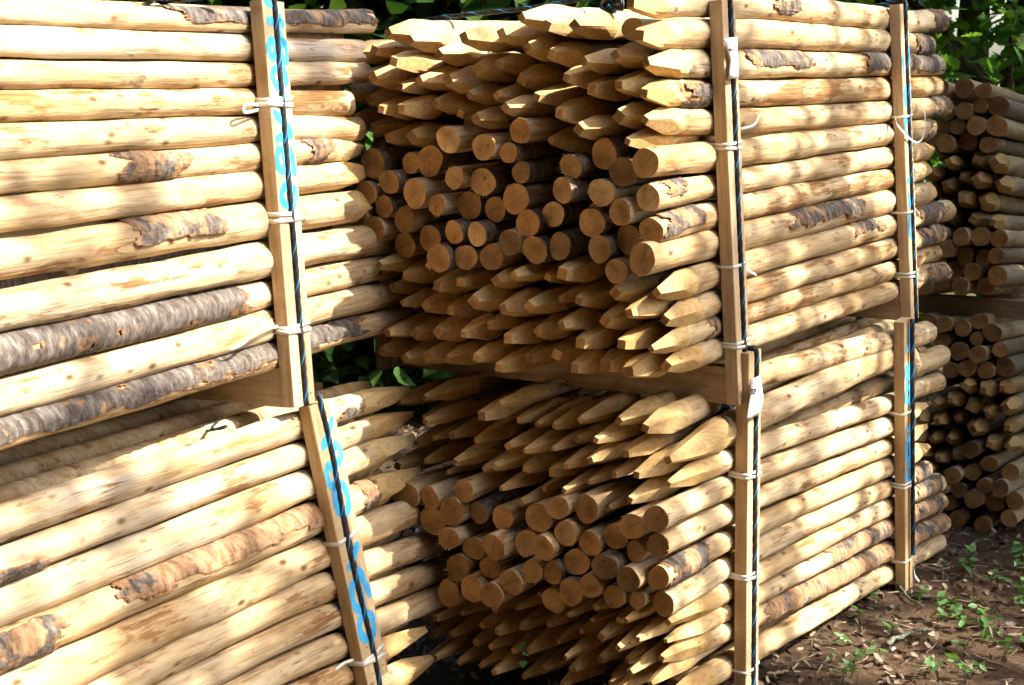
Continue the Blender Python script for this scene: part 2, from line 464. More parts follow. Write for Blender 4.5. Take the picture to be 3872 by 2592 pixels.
def smoothpath(pts, m):
    """Catmull-Rom through pts, m samples per span"""
    P = [pts[0] * 2 - pts[1]] + list(pts) + [pts[-1] * 2 - pts[-2]]
    out = []
    for i in range(1, len(P) - 2):
        for k in range(m):
            t = k / m
            a, b, c, d = P[i - 1], P[i], P[i + 1], P[i + 2]
            out.append(0.5 * ((2 * b) + (c - a) * t + (2 * a - 5 * b + 4 * c - d) * t * t + (3 * b - a - 3 * c + d) * t ** 3))
    out.append(pts[-1].copy())
    return out

# ---------------------------------------------------------------- fence posts
SEG = 24
def post(path, rads, lt, rt, seed, color=(0.1, 0.3, 0.2), parts=True, res=0.03, sink=None, plen=None, aged_shaded=False):
    """A round fence post.  path: world points of its axis, lt / rt: 'p' sharpened or 'r' sawn square.
    Returns the post (shaft mesh) with its ends as children, or adds it to the Geo list `sink`."""
    q = random.Random(seed)
    path = [Vector(p) for p in path]
    L = (path[-1] - path[0]).length
    n = max(5, int(L / res))
    if len(path) == 2:
        pts = [path[0].lerp(path[1], i / n) for i in range(n + 1)]
    else:
        pts = smoothpath(path, max(3, n // (len(path) - 1)))
    mat = frame_matrix((path[0] + path[-1]) / 2, path[-1] - path[0])
    inv = mat.inverted()
    loc = [inv @ p for p in pts]
    xs = np.array([p.x for p in loc]); ys = np.array([p.y for p in loc]); zs = np.array([p.z for p in loc])
    x0, x1 = xs[0], xs[-1]
    rr = lambda x: np.interp(x, np.linspace(x0, x1, len(rads)), rads)
    plen = plen or q.uniform(0.13, 0.19)
    def stations(kind, xa, s):
        if kind == 'p':
            return [xa + s * plen * k for k in (0, .12, .25, .38, .5, .62, .74, .86, .98, 1.12)]
        return [xa, xa + s * 0.004]
    sl = stations(lt, x0, 1); sr = stations(rt, x1, -1)
    step = (sr[-1] - sl[-1]) / max(2, int((sr[-1] - sl[-1]) / res))
    mid = list(np.arange(sl[-1], sr[-1] + step * .5, step))
    th0 = {e: q.uniform(0, math.pi / 2) for e in 'lr'}
    tilt = {e: [q.uniform(0.84, 1.06) for _ in range(4)] for e in 'lr'}
    tip = {e: q.uniform(0.24, 0.38) * (1 if plen < .18 else .75) for e in 'lr'}
    ph = [q.uniform(0, 50) for _ in range(3)]
    ov = q.uniform(0.0, 0.09); oa = q.uniform(0, 3.14)
    th = np.linspace(0, 2 * math.pi, SEG, endpoint=False)
    def ring(x, e=None, xa=0, s=1, cut=0.0):
        cy, cz = np.interp(x, xs, ys), np.interp(x, xs, zs)
        a = th + (th0[e] if e else 0)
        base = rr(x)
        r = base * (1 + ov * np.cos(2 * (a - oa)) + 0.025 * np.sin(3 * a + ph[0] + x * 4) + 0.02 * np.sin(5 * a + ph[1] - x * 9)
                    + 0.03 * math.sin(x * 11 + ph[2]) + 0.02 * math.sin(x * 27 + ph[1]))
        if e:
            d = abs(x - xa)
            for k in range(4):
                ck = np.cos(a - th0[e] - k * math.pi / 2)
                lim = base * (tip[e] + (1.05 - tip[e]) * tilt[e][k] * d / plen)
                with np.errstate(divide='ignore', invalid='ignore'):
                    rk = np.where(ck > 0.05, lim / np.maximum(ck, 0.05), 9)
                r = np.minimum(r, rk)
        return np.stack([np.full(SEG, x) + cut * np.cos(a + ph[0]) * base, cy + r * np.cos(a), cz + r * np.sin(a)], 1)
    def grid(rings):
        V = np.concatenate(rings)
        F = []
        for i in range(len(rings) - 1):
            for k in range(SEG):
                k2 = (k + 1) % SEG
                F.append((i * SEG + k, (i + 1) * SEG + k, (i + 1) * SEG + k2, i * SEG + k2))
        return V, F
    shear = {e: q.uniform(-0.12, 0.12) for e in 'lr'}
    shaft = []
    # the square ends belong to the shaft ring, the disc itself is a part
    if lt == 'r': shaft.append(ring(x0, cut=shear['l']))
    shaft += [ring(x, 'l' if (lt == 'p' and x == mid[0]) else ('r' if rt == 'p' and x == mid[-1] else None), x0 if x == mid[0] else x1) if 0 else ring(x) for x in mid]
    if rt == 'r': shaft.append(ring(x1, cut=shear['r']))
    ends = []
    for e, kind, xa, s, st in (('l', lt, x0, 1, sl), ('r', rt, x1, -1, sr)):
        if kind == 'r':
            rg_ = ring(xa, cut=shear[e])
            c = rg_.mean(0)
            V = np.concatenate([[c], (rg_ - c) * 0.55 + c, rg_])
            F = []
            for k in range(SEG):
                k2 = (k + 1) % SEG
                f1, f2 = (0, 1 + k2, 1 + k), (1 + k, 1 + k2, 1 + SEG + k2, 1 + SEG + k)
                if s < 0: f1, f2 = f1[::-1], f2[::-1]
                F += [f1, f2]
            ends.append(('cut_end', V - [[s * 0.0004, 0, 0]], F, MAT['end'], False))
            if q.random() < 0.6 and sink is None:
                gs = Geo()
                c0 = q.uniform(0, 6.28)
                for _ in range(q.randint(8, 22)):
                    kk = int((c0 + q.gauss(0, .8)) / 6.2832 * SEG) % SEG
                    b_ = Vector(rg_[kk]); rd = (b_ - Vector(c)).normalized(); rd.x = 0
                    ln = q.uniform(.003, .013)
                    tdir = (Vector((-s, 0, 0)) * q.uniform(.5, 1) + rd * q.uniform(.1, .9) + Vector((0, q.uniform(-.4, .4), q.uniform(-.5, .2)))).normalized()
                    w_ = Vector((0, -rd.z, rd.y)) * q.uniform(.0006, .0016)
                    b_ = b_ - rd * .001
                    gs.add([b_ - w_, b_ + w_, b_ + rd * .0012, b_ + tdir * ln], [(0, 1, 3), (1, 2, 3), (2, 0, 3)])
                ends.append(('splinters', np.array(gs.v), gs.f, MAT['point'], False))
        else:
            rings = [ring(x, e, xa) for x in st]
            rings[-1] = rings[-1] * 1.0
            if s < 0: rings = rings[::-1]
            V, F = grid(rings)
            tipi = 0 if s > 0 else (len(rings) - 1) * SEG
            ends.append(('sharpened_end', V, F, MAT['point'], False))
            ends.append(('cut_end', V[tipi:tipi + SEG].copy(), [tuple(range(SEG)) if s > 0 else tuple(range(SEG))[::-1]], MAT['end'], False))
            # outer shell of the shaft right behind the point
    if lt == 'p': shaft = [ring(sl[-1], 'l', x0)] + shaft[1:] if shaft else shaft
    V, F = grid(shaft)
    if sink is not None:
        mw = np.array(mat)
        tr = lambda A: (np.asarray(A) @ mw[:3, :3].T + mw[:3, 3])
        sink[0].add(tr(V).tolist(), F)
        for nm, v, f, mt, sm in ends: sink[1 if nm == 'sharpened_end' else 2].add(tr(v).tolist(), f)
        return None
    if aged_shaded: ends = [(nm, v, f, MAT['aged_shaded_end'] if mt == MAT['end'] else MAT['aged_shaded_point'], sm) for nm, v, f, mt, sm in ends]
    o = mesh_obj('fence_post', V, F, MAT['aged_shaded' if aged_shaded else 'rough' if color[0] > .3 else 'wood'])
    o.matrix_world = mat
    o.color = (*color, 1)
    for nm, v, f, mt, sm in ends:
        c = mesh_obj(nm, v, f, mt, o, sm)
        c.color = (*color, 1)
        if nm == 'splinters': c['kind'] = 'stuff'
    o['_x0'] = float(x0); o['_x1'] = float(x1)
    del o['_x0'], o['_x1']
    return o, mat, (xs, ys, zs), rr
def bark_patch(info, xa, xb, thc, thw, seed, thick=0.003, fill=0.3, brown=0.5):
    """a shell of left-on bark over part of a post (local x from xa to xb, centred on angle thc)"""
    o, mat, (xs, ys, zs), rr = info
    if xb < xa: xa, xb = xb, xa
    nx = max(8, int((xb - xa) / 0.006)); na = 48
    X = np.linspace(xa, xb, nx); A = thc + np.linspace(-thw, thw, na)
    V = []; fld = []
    sd = seed * 3.71
    for i, x in enumerate(X):
        cy, cz = float(np.interp(x, xs, ys)), float(np.interp(x, xs, zs)); r = float(rr(x)) * 1.03
        ex = min(x - xa, xb - x) / 0.07
        for a in A:
            ea = (thw - abs(a - thc)) / 0.5 if thw < 3.1 else 9
            p = Vector((x * 9 + sd, math.cos(a) * 1.3, math.sin(a) * 1.3))
            f = min(1.0, ex, ea) - fill + 0.75 * noise.fractal(p, 0.6, 2.2, 4)
            hgt = thick * max(0.0, min(1.0, f * 5)) * (1 + 0.7 * noise.noise(Vector((x * 60 + sd, a * 9, 3)))) + (0.0006 if f > 0 else 0)
            V.append((x, cy + (r + hgt) * math.cos(a), cz + (r + hgt) * math.sin(a))); fld.append(f)
    F = []
    for i in range(nx - 1):
        for k in range(na - 1):
            a_, b_, c_, d_ = i * na + k, (i + 1) * na + k, (i + 1) * na + k + 1, i * na + k + 1
            if min(fld[a_], fld[b_], fld[c_], fld[d_]) > 0: F.append((a_, b_, c_, d_))
    if not F: return
    used = sorted({i for f in F for i in f}); mp = {u: i for i, u in enumerate(used)}
    b = mesh_obj('bark', [V[u] for u in used], [tuple(mp[i] for i in f) for f in F], MAT['bark'], o, True,
                 attr={'edge': ('POINT', [max(0, min(1, fld[u])) for u in used])})
    b.color = (brown, 0, 0, 1)
    return b

def ring_mark(info, us, u, wpx, ta, tb):
    """a stripe of blue paint part of the way round a post"""
    o, mat, (xs, ys, zs), rr = info
    x0, x1 = [float(v) for v in np.interp([u - wpx / 2, u + wpx / 2], us, xs)]
    V, F = [], []
    n = 14
    for i in range(n + 1):
        a = ta + (tb - ta) * i / n
        t = math.sin(math.pi * (i + .6) / (n + 1.2)) ** .6
        m = (x0 + x1) / 2 + (x1 - x0) * .8 * math.sin(i / n * 2.2)
        for s in (-1, 1):
            x = m + s * (x1 - x0) / 2 * t
            r = float(rr(x)) * 1.075 + .0006
            V.append((x, float(np.interp(x, xs, ys)) + r * math.cos(a), float(np.interp(x, xs, zs)) + r * math.sin(a)))
    for i in range(n): F.append((2 * i, 2 * i + 1, 2 * i + 3, 2 * i + 2))
    mesh_obj('painted_mark', V, F, MAT['paint'], o, True)
MARKS = {104: (932, 10, 2.9, 3.4), 106: (982, 14, 2.5, 3.7), 107: (996, 9, 2.9, 3.5), 145: (1252, 9, 2.6, 3.5), 146: (1250, 14, 1.9, 3.2), 147: (1275, 15, 1.7, 2.8), 246: (3352, 22, 1.4, 4.4)}
# ---------------------------------------------------------------- pack planes
Z = Vector((0, 0, 1))
class Pack: pass
def pack(vpu, pitch, lean, p=None):
    k = Pack()
    F2 = FPX / math.cos(PITCH)
    h = Vector(((vpu - CX) / F2, 1, 0)).normalized()
    k.d = (h * math.cos(pitch) + Z * math.sin(pitch)).normalized()
    k.h = h
    k.nh = Vector((h.y, -h.x, 0))                       # horizontal outward normal of the long side
    k.up = (Z * math.cos(lean) - k.nh * math.sin(lean)).normalized()
    k.n = k.h.cross(k.up).normalized()                  # plane normal
    if k.n.dot(k.nh) < 0: k.n = -k.n
    k.p = p
    return k
LU = pack(4710, 0, R(4.5)); LU.p = at(985, 700, 3.87)
MU = pack(5740, 0, R(3.8)); MU.p = at(2815, 680, 4.33)
LL = pack(5340, R(1.2), R(11)); LL.p = hit(1150, 1540, LU.p, LU.n) + LL.nh * 0.012
ML = pack(5846, R(-2.5), R(0.5)); ML.p = hit(2850, 1530, MU.p, MU.n) + ML.nh * 0.015
RU = pack(5450, R(-5), 0); RU.p = at(3700, 800, 6.1)

ORD = ['topmost', 'second', 'third', 'fourth', 'fifth', 'sixth', 'seventh', 'eighth', 'ninth', 'tenth', 'eleventh', 'twelfth', 'thirteenth', 'fourteenth']
LOOK = {'pale': 'pale peeled', 'stain': 'brown-stained', 'bark': 'bark-covered', 'patch': 'half-barked'}
COLR = {'pale': (0.0, 0.54, 0.25), 'stain': (0.05, 0.75, 0.1), 'bark': (0.15, 0.6, 0.1), 'patch': (0.12, 0.5, 0.2)}

def side_post(P, st, lt, rt, look, label, seed, barks=(), back=0.0, grey=None, group=None, plen=None):
    """a post of the long side, st = [(u, v_centre, thickness_px), ...] measured stations from left to right"""
    pts, rad = [], []
    pl = P.p - P.n * back
    for u, v, t in st:
        p = hit(u, v, pl, P.n)
        pts.append(p)
        dep = proj(p)[2]
        rad.append(t)
    rs = []
    for p, t in zip(pts, rad):
        rs.append(t / 2 * proj(p)[2] / FPX)
    rs2 = [x for x in rs]
    # radius sampled evenly along the post
    s = np.cumsum([0] + [(pts[i + 1] - pts[i]).length for i in range(len(pts) - 1)])
    rs2 = list(np.interp(np.linspace(0, s[-1], 6), s, rs))
    m = float(np.mean(rs2)); rs2 = [0.55 * x + 0.45 * m for x in rs2]
    col = COLR[look]
    if grey is not None: col = (col[0], col[1], grey)
    info = post(pts, rs2, lt, rt, seed, col, res=0.025, plen=(plen or 0.13) * random.Random(seed).uniform(.85, 1.2))
    o, mat, (xs, ys, zs), rr = info
    us = [proj(mat @ Vector((x, y, z)))[0] for x, y, z in zip(xs, ys, zs)]
    for bi, bk_ in enumerate(barks):
        ua, ub, tc, tw = bk_[:4]
        xa, xb = np.interp([ua, ub], us, xs)
        bark_patch(info, float(xa), float(xb), tc, tw, seed + bi * 13, brown=bk_[4] if len(bk_) > 4 else 0.5)
    if seed in MARKS: ring_mark(info, us, *MARKS[seed])
    tag(o, label, 'fence post', group)
    return o, pts, rs2

# angle about the local axis that faces outwards (towards -y local = outward normal), measured y=cos, z=sin
OUT = math.pi          # local y axis points back into the pack, so the outward side is at pi
FACE_UP = math.pi * 0.72
def row(c0, c1): pass

# ---- upper left pack: (u, top, bottom) at four stations
LUS = [
 # left edge, before upright, after upright, end
 ([(0, 0, 92), (950, 43, 132), (1078, 49, 123), (1388, 37, 132)], 'r', 'patch', [(610, 1388, FACE_UP, 1.25)]),
 ([(0, 95, 215), (960, 135, 232), (1089, 146, 232), (1362, 155, 230)], 'r', 'pale', []),
 ([(0, 227, 341), (970, 238, 332), (1101, 235, 327), (1374, 235, 318)], 'r', 'pale', []),
 ([(0, 344, 466), (976, 333, 433), (1107, 339, 442), (1305, 344, 443)], 'r', 'stain', []),
 ([(0, 468, 604), (985, 436, 542), (1112, 442, 525), (1350, 450, 528)], 'r', 'pale', []),
 ([(0, 606, 738), (990, 543, 642), (1118, 528, 623), (1365, 515, 605)], 'p', 'patch', [(370, 690, OUT, 1.3, .75), (1110, 1235, OUT, 3.14)]),
 ([(0, 746, 878), (1000, 643, 752), (1124, 628, 735), (1381, 602, 705)], 'p', 'pale', []),
 ([(0, 909, 1053), (1000, 755, 906), (1130, 740, 878), (1398, 715, 835)], 'p', 'patch', [(420, 800, FACE_UP, 1.2, .7)]),
 ([(0, 1090, 1259), (1000, 912, 1051), (1144, 880, 1012), (1497, 834, 955)], 'r', 'pale', []),
 ([(0, 1265, 1411), (1000, 1064, 1167), (1158, 1021, 1121), (1457, 962, 1050)], 'r', 'bark', [(-320, 915, OUT, 3.14, .22)]),
 ([(0, 1437, 1572), (1000, 1170, 1294), (1167, 1127, 1230), (1520, 1058, 1144)], 'r', 'pale', []),
 ([(0, 1586, 1705), (1000, 1297, 1411), (1176, 1239, 1342), (1540, 1153, 1238)], 'r', 'bark', [(-320, 1360, FACE_UP, 1.35, .25)]),
]
LLS = [
 ([(0, 1894, 2058), (1000, 1590, 1704), (1147, 1552, 1655), (1256, 1512, 1604), (1540, 1435, 1515)], 'p', 'pale', [(1215, 1345, OUT + .5, 1.3)]),
 ([(0, 2065, 2204), (1000, 1711, 1821), (1175, 1666, 1749), (1285, 1611, 1704), (1556, 1525, 1605)], 'p', 'pale', [(-100, 160, OUT + .6, 0.8)]),
 ([(0, 2217, 2371), (1000, 1825, 1964), (1200, 1764, 1859), (1305, 1703, 1802), (1562, 1615, 1700)], 'p', 'pale', []),
 ([(0, 2375, 2536), (1000, 1967, 2115), (1226, 1885, 2002), (1336, 1834, 1942), (1583, 1725, 1822)], 'p', 'patch', [(370, 1240, FACE_UP, 1.05, .85), (-200, 210, OUT, 1.4, .6), (1300, 1400, OUT, 2.0, .6)]),
 ([(0, 2542, 2731), (1000, 2119, 2251), (1257, 2017, 2125), (1359, 1954, 2065), (1618, 1867, 1956)], 'r', 'pale', []),
 ([(0, 2740, 2870), (1000, 2255, 2375), (1283, 2138, 2251), (1384, 2081, 2188), (1646, 2009, 2095)], 'r', 'pale', []),
 ([(0, 2880, 3015), (1000, 2384, 2498), (1305, 2258, 2359), (1406, 2204, 2296), (1662, 2107, 2200)], 'r', 'pale', []),
 ([(0, 3030, 3160), (1000, 2511, 2620), (1327, 2371, 2467), (1425, 2308, 2403), (1665, 2206, 2295)], 'r', 'pale', []),
 ([(0, 3170, 3300), (1000, 2635, 2745), (1343, 2482, 2574), (1444, 2414, 2502), (1605, 2340, 2425)], 'p', 'stain', []),
 ([(0, 3310, 3440), (1000, 2760, 2870), (1360, 2585, 2680), (1463, 2530, 2620), (1631, 2450, 2535)], 'p', 'pale', []),
 ([(0, 3450, 3580), (1000, 2880, 2985), (1380, 2690, 2780), (1480, 2632, 2718), (1615, 2565, 2645)], 'p', 'stain', []),
]
def stations(P, raw, ulen=None):
    st = [(u, (a + b) / 2, b - a) for u, a, b in raw]
    return st
L_LEN = 1.95
def extend_left(P, st, length):
    """carry a post of the left packs on past the picture to its full length"""
    a = hit(st[0][0], st[0][1], P.p, P.n); b = hit(st[1][0], st[1][1], P.p, P.n); e = hit(st[-1][0], st[-1][1], P.p, P.n)
    need = length - (e - a).length
    far = a + (a - b).normalized() * max(need, 0.05)
    u, v, z = proj(far)
    return [(u, v, st[0][2] * proj(a)[2] / z)] + st
SIDE = {'LU': [], 'LL': [], 'MU': [], 'ML': []}
for i, (raw, rt, look, bk) in enumerate(LUS):
    st = extend_left(LU, stations(LU, raw), L_LEN)
    lab = f"{LOOK[look]} post, {ORD[i]} from top on the upper pack with broad blue numbers" if i else f"{LOOK[look]} post, topmost on the upper pack with broad blue numbers"
    o, pts, rs = side_post(LU, st, 'p' if rt == 'r' else 'r', rt, look, lab, 100 + i, bk, grey=[.3, .9, .4, .1, .3, .2, .15, .2, .2, .1, .2, .1][i], group='posts on the long sides of the blue-numbered packs')
    SIDE['LU'].append((pts, rs))
for i, (raw, rt, look, bk) in enumerate(LLS):
    st = extend_left(LL, stations(LL, raw), L_LEN)
    lab = f"{LOOK[look]} post, {ORD[i]} from top on the lower pack with broad blue numbers" if i else f"{LOOK[look]} post, topmost on the lower pack with broad blue numbers"
    o, pts, rs = side_post(LL, st, 'p' if rt == 'r' else 'r', rt, look, lab, 140 + i, bk, grey=[.9, .7, .8, .1, .15, .2, .3, .2, .2, .2, .2][i], plen=.2, group='posts on the long sides of the blue-numbered packs')
    SIDE['LL'].append((pts, rs))

# ---- upper middle pack (paper tag 96): tip, after corner upright, before far upright, after it, end
MUS = [
 (('p', 2384, 13), (2815, -35, 69), (3375, 34, 120), (3447, 38, 123), (3554, 42, 120), 'r', 'pale', [(2880, 2985, OUT, .8), (3490, 3560, OUT, 3.14)]),
 (('p', 2417, 134), (2815, 75, 187), (3375, 116, 204), (3447, 132, 210), (3501, 140, 214), 'r', 'pale', [(3425, 3505, OUT, 3.14)]),
 (('p', 2442, 237), (2815, 192, 297), (3380, 205, 284), (3452, 210, 288), (3541, 212, 285), 'r', 'bark', [(2760, 3040, FACE_UP, 1.3, .55), (3230, 3545, FACE_UP, 1.6, .4)]),
 (('p', 2435, 353), (2815, 304, 402), (3382, 296, 373), (3454, 292, 368), (3537, 290, 362), 'r', 'stain', [(2545, 2720, OUT + .4, 1.4)]),
 (('p', 2438, 455), (2815, 410, 508), (3385, 377, 459), (3456, 373, 449), (3568, 368, 440), 'r', 'pale', [(3490, 3570, OUT, 3.14)]),
 (('r', 2440, 618), (2815, 517, 631), (3388, 462, 545), (3458, 455, 533), (3505, 450, 526), 'r', 'pale', [(3465, 3510, OUT, 2)]),
 (('r', 2451, 750), (2815, 634, 726), (3390, 549, 626), (3461, 540, 612), (3523, 532, 602), 'p', 'pale', [(2445, 2580, FACE_UP, 1.0)]),
 (('r', 2462, 876), (2815, 729, 832), (3390, 629, 706), (3463, 610, 683), (3514, 606, 678), 'p', 'stain', [(2455, 2640, FACE_UP, 1.4)]),
 (('r', 2428, 982), (2815, 835, 944), (3392, 709, 798), (3465, 697, 778), (3530, 686, 764), 'p', 'patch', [(2940, 3230, FACE_UP, 1.2, .45)]),
 (('p', 2482, 1108), (2818, 947, 1048), (3394, 801, 884), (3467, 778, 855), (3577, 758, 838), 'r', 'pale', [(3190, 3310, FACE_UP, .9), (3440, 3545, OUT, 2.2)]),
 (('p', 2514, 1212), (2820, 1055, 1148), (3395, 887, 967), (3467, 862, 940), (3543, 846, 922), 'r', 'pale', [(3440, 3545, OUT, 1.6)]),
 (('p', 2462, 1321), (2822, 1150, 1225), (3397, 975, 1048), (3470, 940, 1002), (3534, 926, 987), 'r', 'stain', [(2630, 2760, OUT, 3.0)]),
 (('p', 2520, 1384), (2825, 1228, 1320), (3398, 1049, 1123), (3472, 1009, 1075), (3563, 990, 1066), 'r', 'pale', [(3465, 3570, OUT, 1.2)]),
]
MLS = [
 (('r', 2770, 1455), (2879, 1373, 1460), (3200, 1290, 1365), (3447, 1224, 1326), (3503, 1212, 1302), 'r', 'pale', []),
 (('p', 2526, 1741), (2872, 1501, 1628), (3380, 1290, 1391), (3450, 1344, 1417), (3556, 1312, 1382), 'r', 'pale', []),
 (('p', 2526, 1832), (2870, 1644, 1731), (3382, 1483, 1550), (3448, 1438, 1515), (3542, 1408, 1480), 'r', 'pale', []),
 (('r', 2480, 1964), (2870, 1735, 1832), (3382, 1560, 1636), (3451, 1519, 1589), (3500, 1500, 1568), 'p', 'pale', []),
 (('r', 2489, 2063), (2870, 1836, 1925), (3382, 1645, 1706), (3453, 1600, 1666), (3500, 1580, 1645), 'p', 'pale', []),
 (('r', 2489, 2186), (2900, 1924, 2006), (3382, 1712, 1792), (3454, 1680, 1753), (3509, 1654, 1726), 'p', 'patch', [(2484, 2660, OUT, 3.14)]),
 (('r', 2509, 2285), (2900, 2012, 2099), (3382, 1798, 1860), (3455, 1765, 1825), (3500, 1745, 1803), 'r', 'pale', [(3430, 3505, OUT, 3.14)]),
 (('p', 2526, 2355), (2900, 2107, 2186), (3382, 1868, 1934), (3455, 1830, 1898), (3545, 1790, 1860), 'r', 'pale', [(3430, 3550, OUT, 3.14)]),
 (('p', 2517, 2425), (2900, 2192, 2264), (3382, 1941, 2015), (3456, 1905, 1975), (3550, 1858, 1932), 'r', 'patch', [(3100, 3552, FACE_UP, 1.5, .65)]),
 (('p', 2501, 2491), (2900, 2270, 2350), (3384, 2025, 2107), (3457, 1985, 2062), (3560, 1940, 2015), 'r', 'bark', [(2850, 3562, FACE_UP, 1.5, .8)]),
 (('p', 2500, 2660), (2900, 2380, 2475), (3386, 2112, 2178), (3457, 2068, 2135), (3547, 2018, 2085), 'r', 'pale', []),
]
for key, P, rows, tagname, upw in (('MU', MU, MUS, '96', 'upper'), ('ML', ML, MLS, '57', 'lower')):
    for i, (tp, a, b, c, e, rt, look, bk) in enumerate(rows):
        lt, tu, tv = tp
        st = [(tu, tv, (a[2] - a[1]) * 1.05)] + [(x[0], (x[1] + x[2]) / 2, x[2] - x[1]) for x in (a, b, c, e)]
        lab = (f"{LOOK[look]} post, {ORD[i]} from top " if i else f"{LOOK[look]} post, topmost ") + f"on the {upw} pack's side beside the tag {tagname}"
        o, pts, rs = side_post(P, st, lt, rt, look, lab, 200 + i + (40 if key == 'ML' else 0), bk, group='posts on the long side of the tagged packs', plen=0.14 if key == 'MU' else 0.23)
        SIDE[key].append((pts, rs))

# ---------------------------------------------------------------- end face of the middle packs: measured tips
def conv(ox, oy, s, pts): return [(ox + x / s, oy + y / s) for x, y in pts]
MU_P = conv(1300, 0, 2.24, [(385, 280), (215, 440), (445, 510), (570, 440), (755, 415), (1015, 315), (1345, 290), (1530, 175), (1695, 205), (120, 480), (1570, 390), (1745, 465),
     (170, 620), (270, 665), (455, 720), (640, 690), (895, 690), (1130, 600), (1320, 560), (1475, 690), (1040, 800), (1310, 800), (60, 790), (205, 830), (325, 930), (490, 915), (760, 880),
     (985, 980), (1115, 1005), (1380, 920), (1625, 830), (80, 1000), (230, 1090), (380, 1150), (570, 1140)]) \
  + conv(2000, 0, 2.24, [(380, 215), (460, 540), (730, 470), (340, 670), (505, 730), (760, 720), (255, 960), (425, 1110), (190, 1190), (760, 990), (890, 1210)])
MU_R = conv(1300, 0, 2.24, [(885, 1150), (1205, 1255), (1475, 1105), (1400, 1340), (1480, 1410), (245, 1385), (560, 1400), (730, 1365)]) \
  + conv(1300, 500, 2.24, [(395, 410), (600, 520), (970, 395), (1150, 440), (195, 530), (340, 650), (500, 735), (820, 620), (1055, 640), (1235, 690), (1455, 550), (1570, 780), (950, 835), (1145, 885), (500, 990),
     (730, 930), (830, 1070), (1030, 1060), (1245, 1080), (1405, 940), (1630, 1010), (240, 790), (130, 740)]) \
  + conv(2000, 0, 2.24, [(650, 1310), (775, 1450), (350, 1445)]) + conv(2000, 500, 1.742, [(480, 395), (225, 360), (600, 530), (155, 545), (415, 600), (650, 715), (475, 765), (195, 775), (570, 930)])
MU_Q = conv(1300, 500, 2.24, [(525, 1215), (710, 1120), (800, 1310), (980, 1250), (1300, 1200), (1480, 1240), (1660, 1240), (430, 1300), (540, 1450), (660, 1470), (880, 1520), (1090, 1430), (1340, 1470), (1590, 1460), (330, 1110)]) \
  + conv(2000, 500, 1.742, [(215, 930), (565, 1070), (205, 1085), (305, 1100), (500, 1225), (685, 1205), (220, 1280), (50, 1320), (330, 1385), (610, 1400), (180, 1460)]) \
  + conv(1400, 1000, 3.136, [(285, 830), (485, 825), (785, 770), (1160, 820), (1380, 740), (1660, 900), (150, 1030), (400, 1110), (670, 1080), (920, 1130), (1280, 1120), (1530, 1200), (1840, 1110)]) \
  + conv(2000, 1100, 2.614, [(480, 760), (730, 740), (985, 800)])
ML_P = conv(1500, 1300, 2.24, [(235, 455), (190, 680), (290, 640), (720, 615), (885, 570), (1045, 670), (1180, 700), (1340, 760), (1555, 650), (1870, 665), (10, 490), (175, 860), (320, 825), (445, 775), (675, 820), (945, 845),
     (1105, 905), (1355, 880), (1475, 850), (1680, 845), (10, 1030), (280, 970), (490, 1005), (770, 1055), (835, 1040), (1075, 1055), (1320, 1085), (1445, 1035), (1640, 995), (1815, 1090), (1940, 935), (405, 1110), (910, 1220),
     (1095, 1290), (1215, 1275), (1440, 1235), (1570, 1210), (1730, 1400), (1980, 1355)]) + conv(2200, 1300, 1.213, [(290, 390), (250, 605)])
ML_R = conv(1500, 1300, 2.24, [(565, 1275), (660, 1425), (290, 1310), (490, 1440), (70, 1290), (885, 1510), (1195, 1455), (1400, 1365), (1660, 1370), (1970, 1530)]) \
  + conv(1500, 1900, 2.266, [(1420, 280), (1660, 375), (1875, 370), (600, 395), (850, 350), (1120, 375), (1275, 390), (1530, 530), (1795, 555), (2020, 450), (550, 550), (790, 575), (1180, 620), (1320, 590), (1960, 650), (445, 790),
     (665, 745), (850, 780), (1020, 710), (1330, 845), (1490, 770), (1690, 755), (1880, 825), (2030, 870), (470, 310), (360, 130)])
ML_Q = conv(1500, 1900, 2.266, [(560, 950), (305, 1010), (865, 945), (1040, 890), (1190, 800), (170, 1010), (305, 1170), (460, 1150), (735, 1085), (870, 1100), (1050, 1050), (1330, 1080), (1550, 965), (1660, 970), (1700, 910), (1400, 1180),
     (1590, 1170), (1770, 1100), (1930, 1020), (300, 1310), (385, 1325), (510, 1310), (665, 1220), (815, 1255), (990, 1260), (1140, 1280), (705, 1395), (830, 1440), (1075, 1490), (1260, 1430), (1430, 1345), (1520, 1380), (1710, 1340),
     (1860, 1230), (1420, 1550), (1950, 1450), (1870, 1550)]) + conv(2200, 1300, 1.213, [(285, 1340), (250, 1465), (200, 1285), (150, 1560), (310, 1560)])
RU_R = conv(3440, 250, 3.136, [(360, 270), (645, 250), (860, 310), (1055, 475), (665, 520), (830, 440), (1020, 700), (790, 715), (565, 715), (450, 560), (370, 750), (255, 860), (455, 895), (665, 880), (925, 930)]) \
  + conv(3440, 700, 3.136, [(365, 610), (630, 630), (820, 620), (1040, 640), (475, 765), (630, 860), (840, 880), (1020, 835), (380, 910), (515, 1005), (720, 1015), (1040, 1080), (375, 1180), (610, 1190), (900, 1210), (180, 1210)])
RU_P = conv(3440, 250, 3.136, [(455, 1130), (790, 1100), (1000, 1140), (250, 1270), (610, 1330), (790, 1350), (1035, 1390), (420, 1420), (240, 1440)]) \
  + conv(3440, 700, 3.136, [(615, 165), (875, 190), (465, 370), (745, 410), (985, 450), (400, 240)])
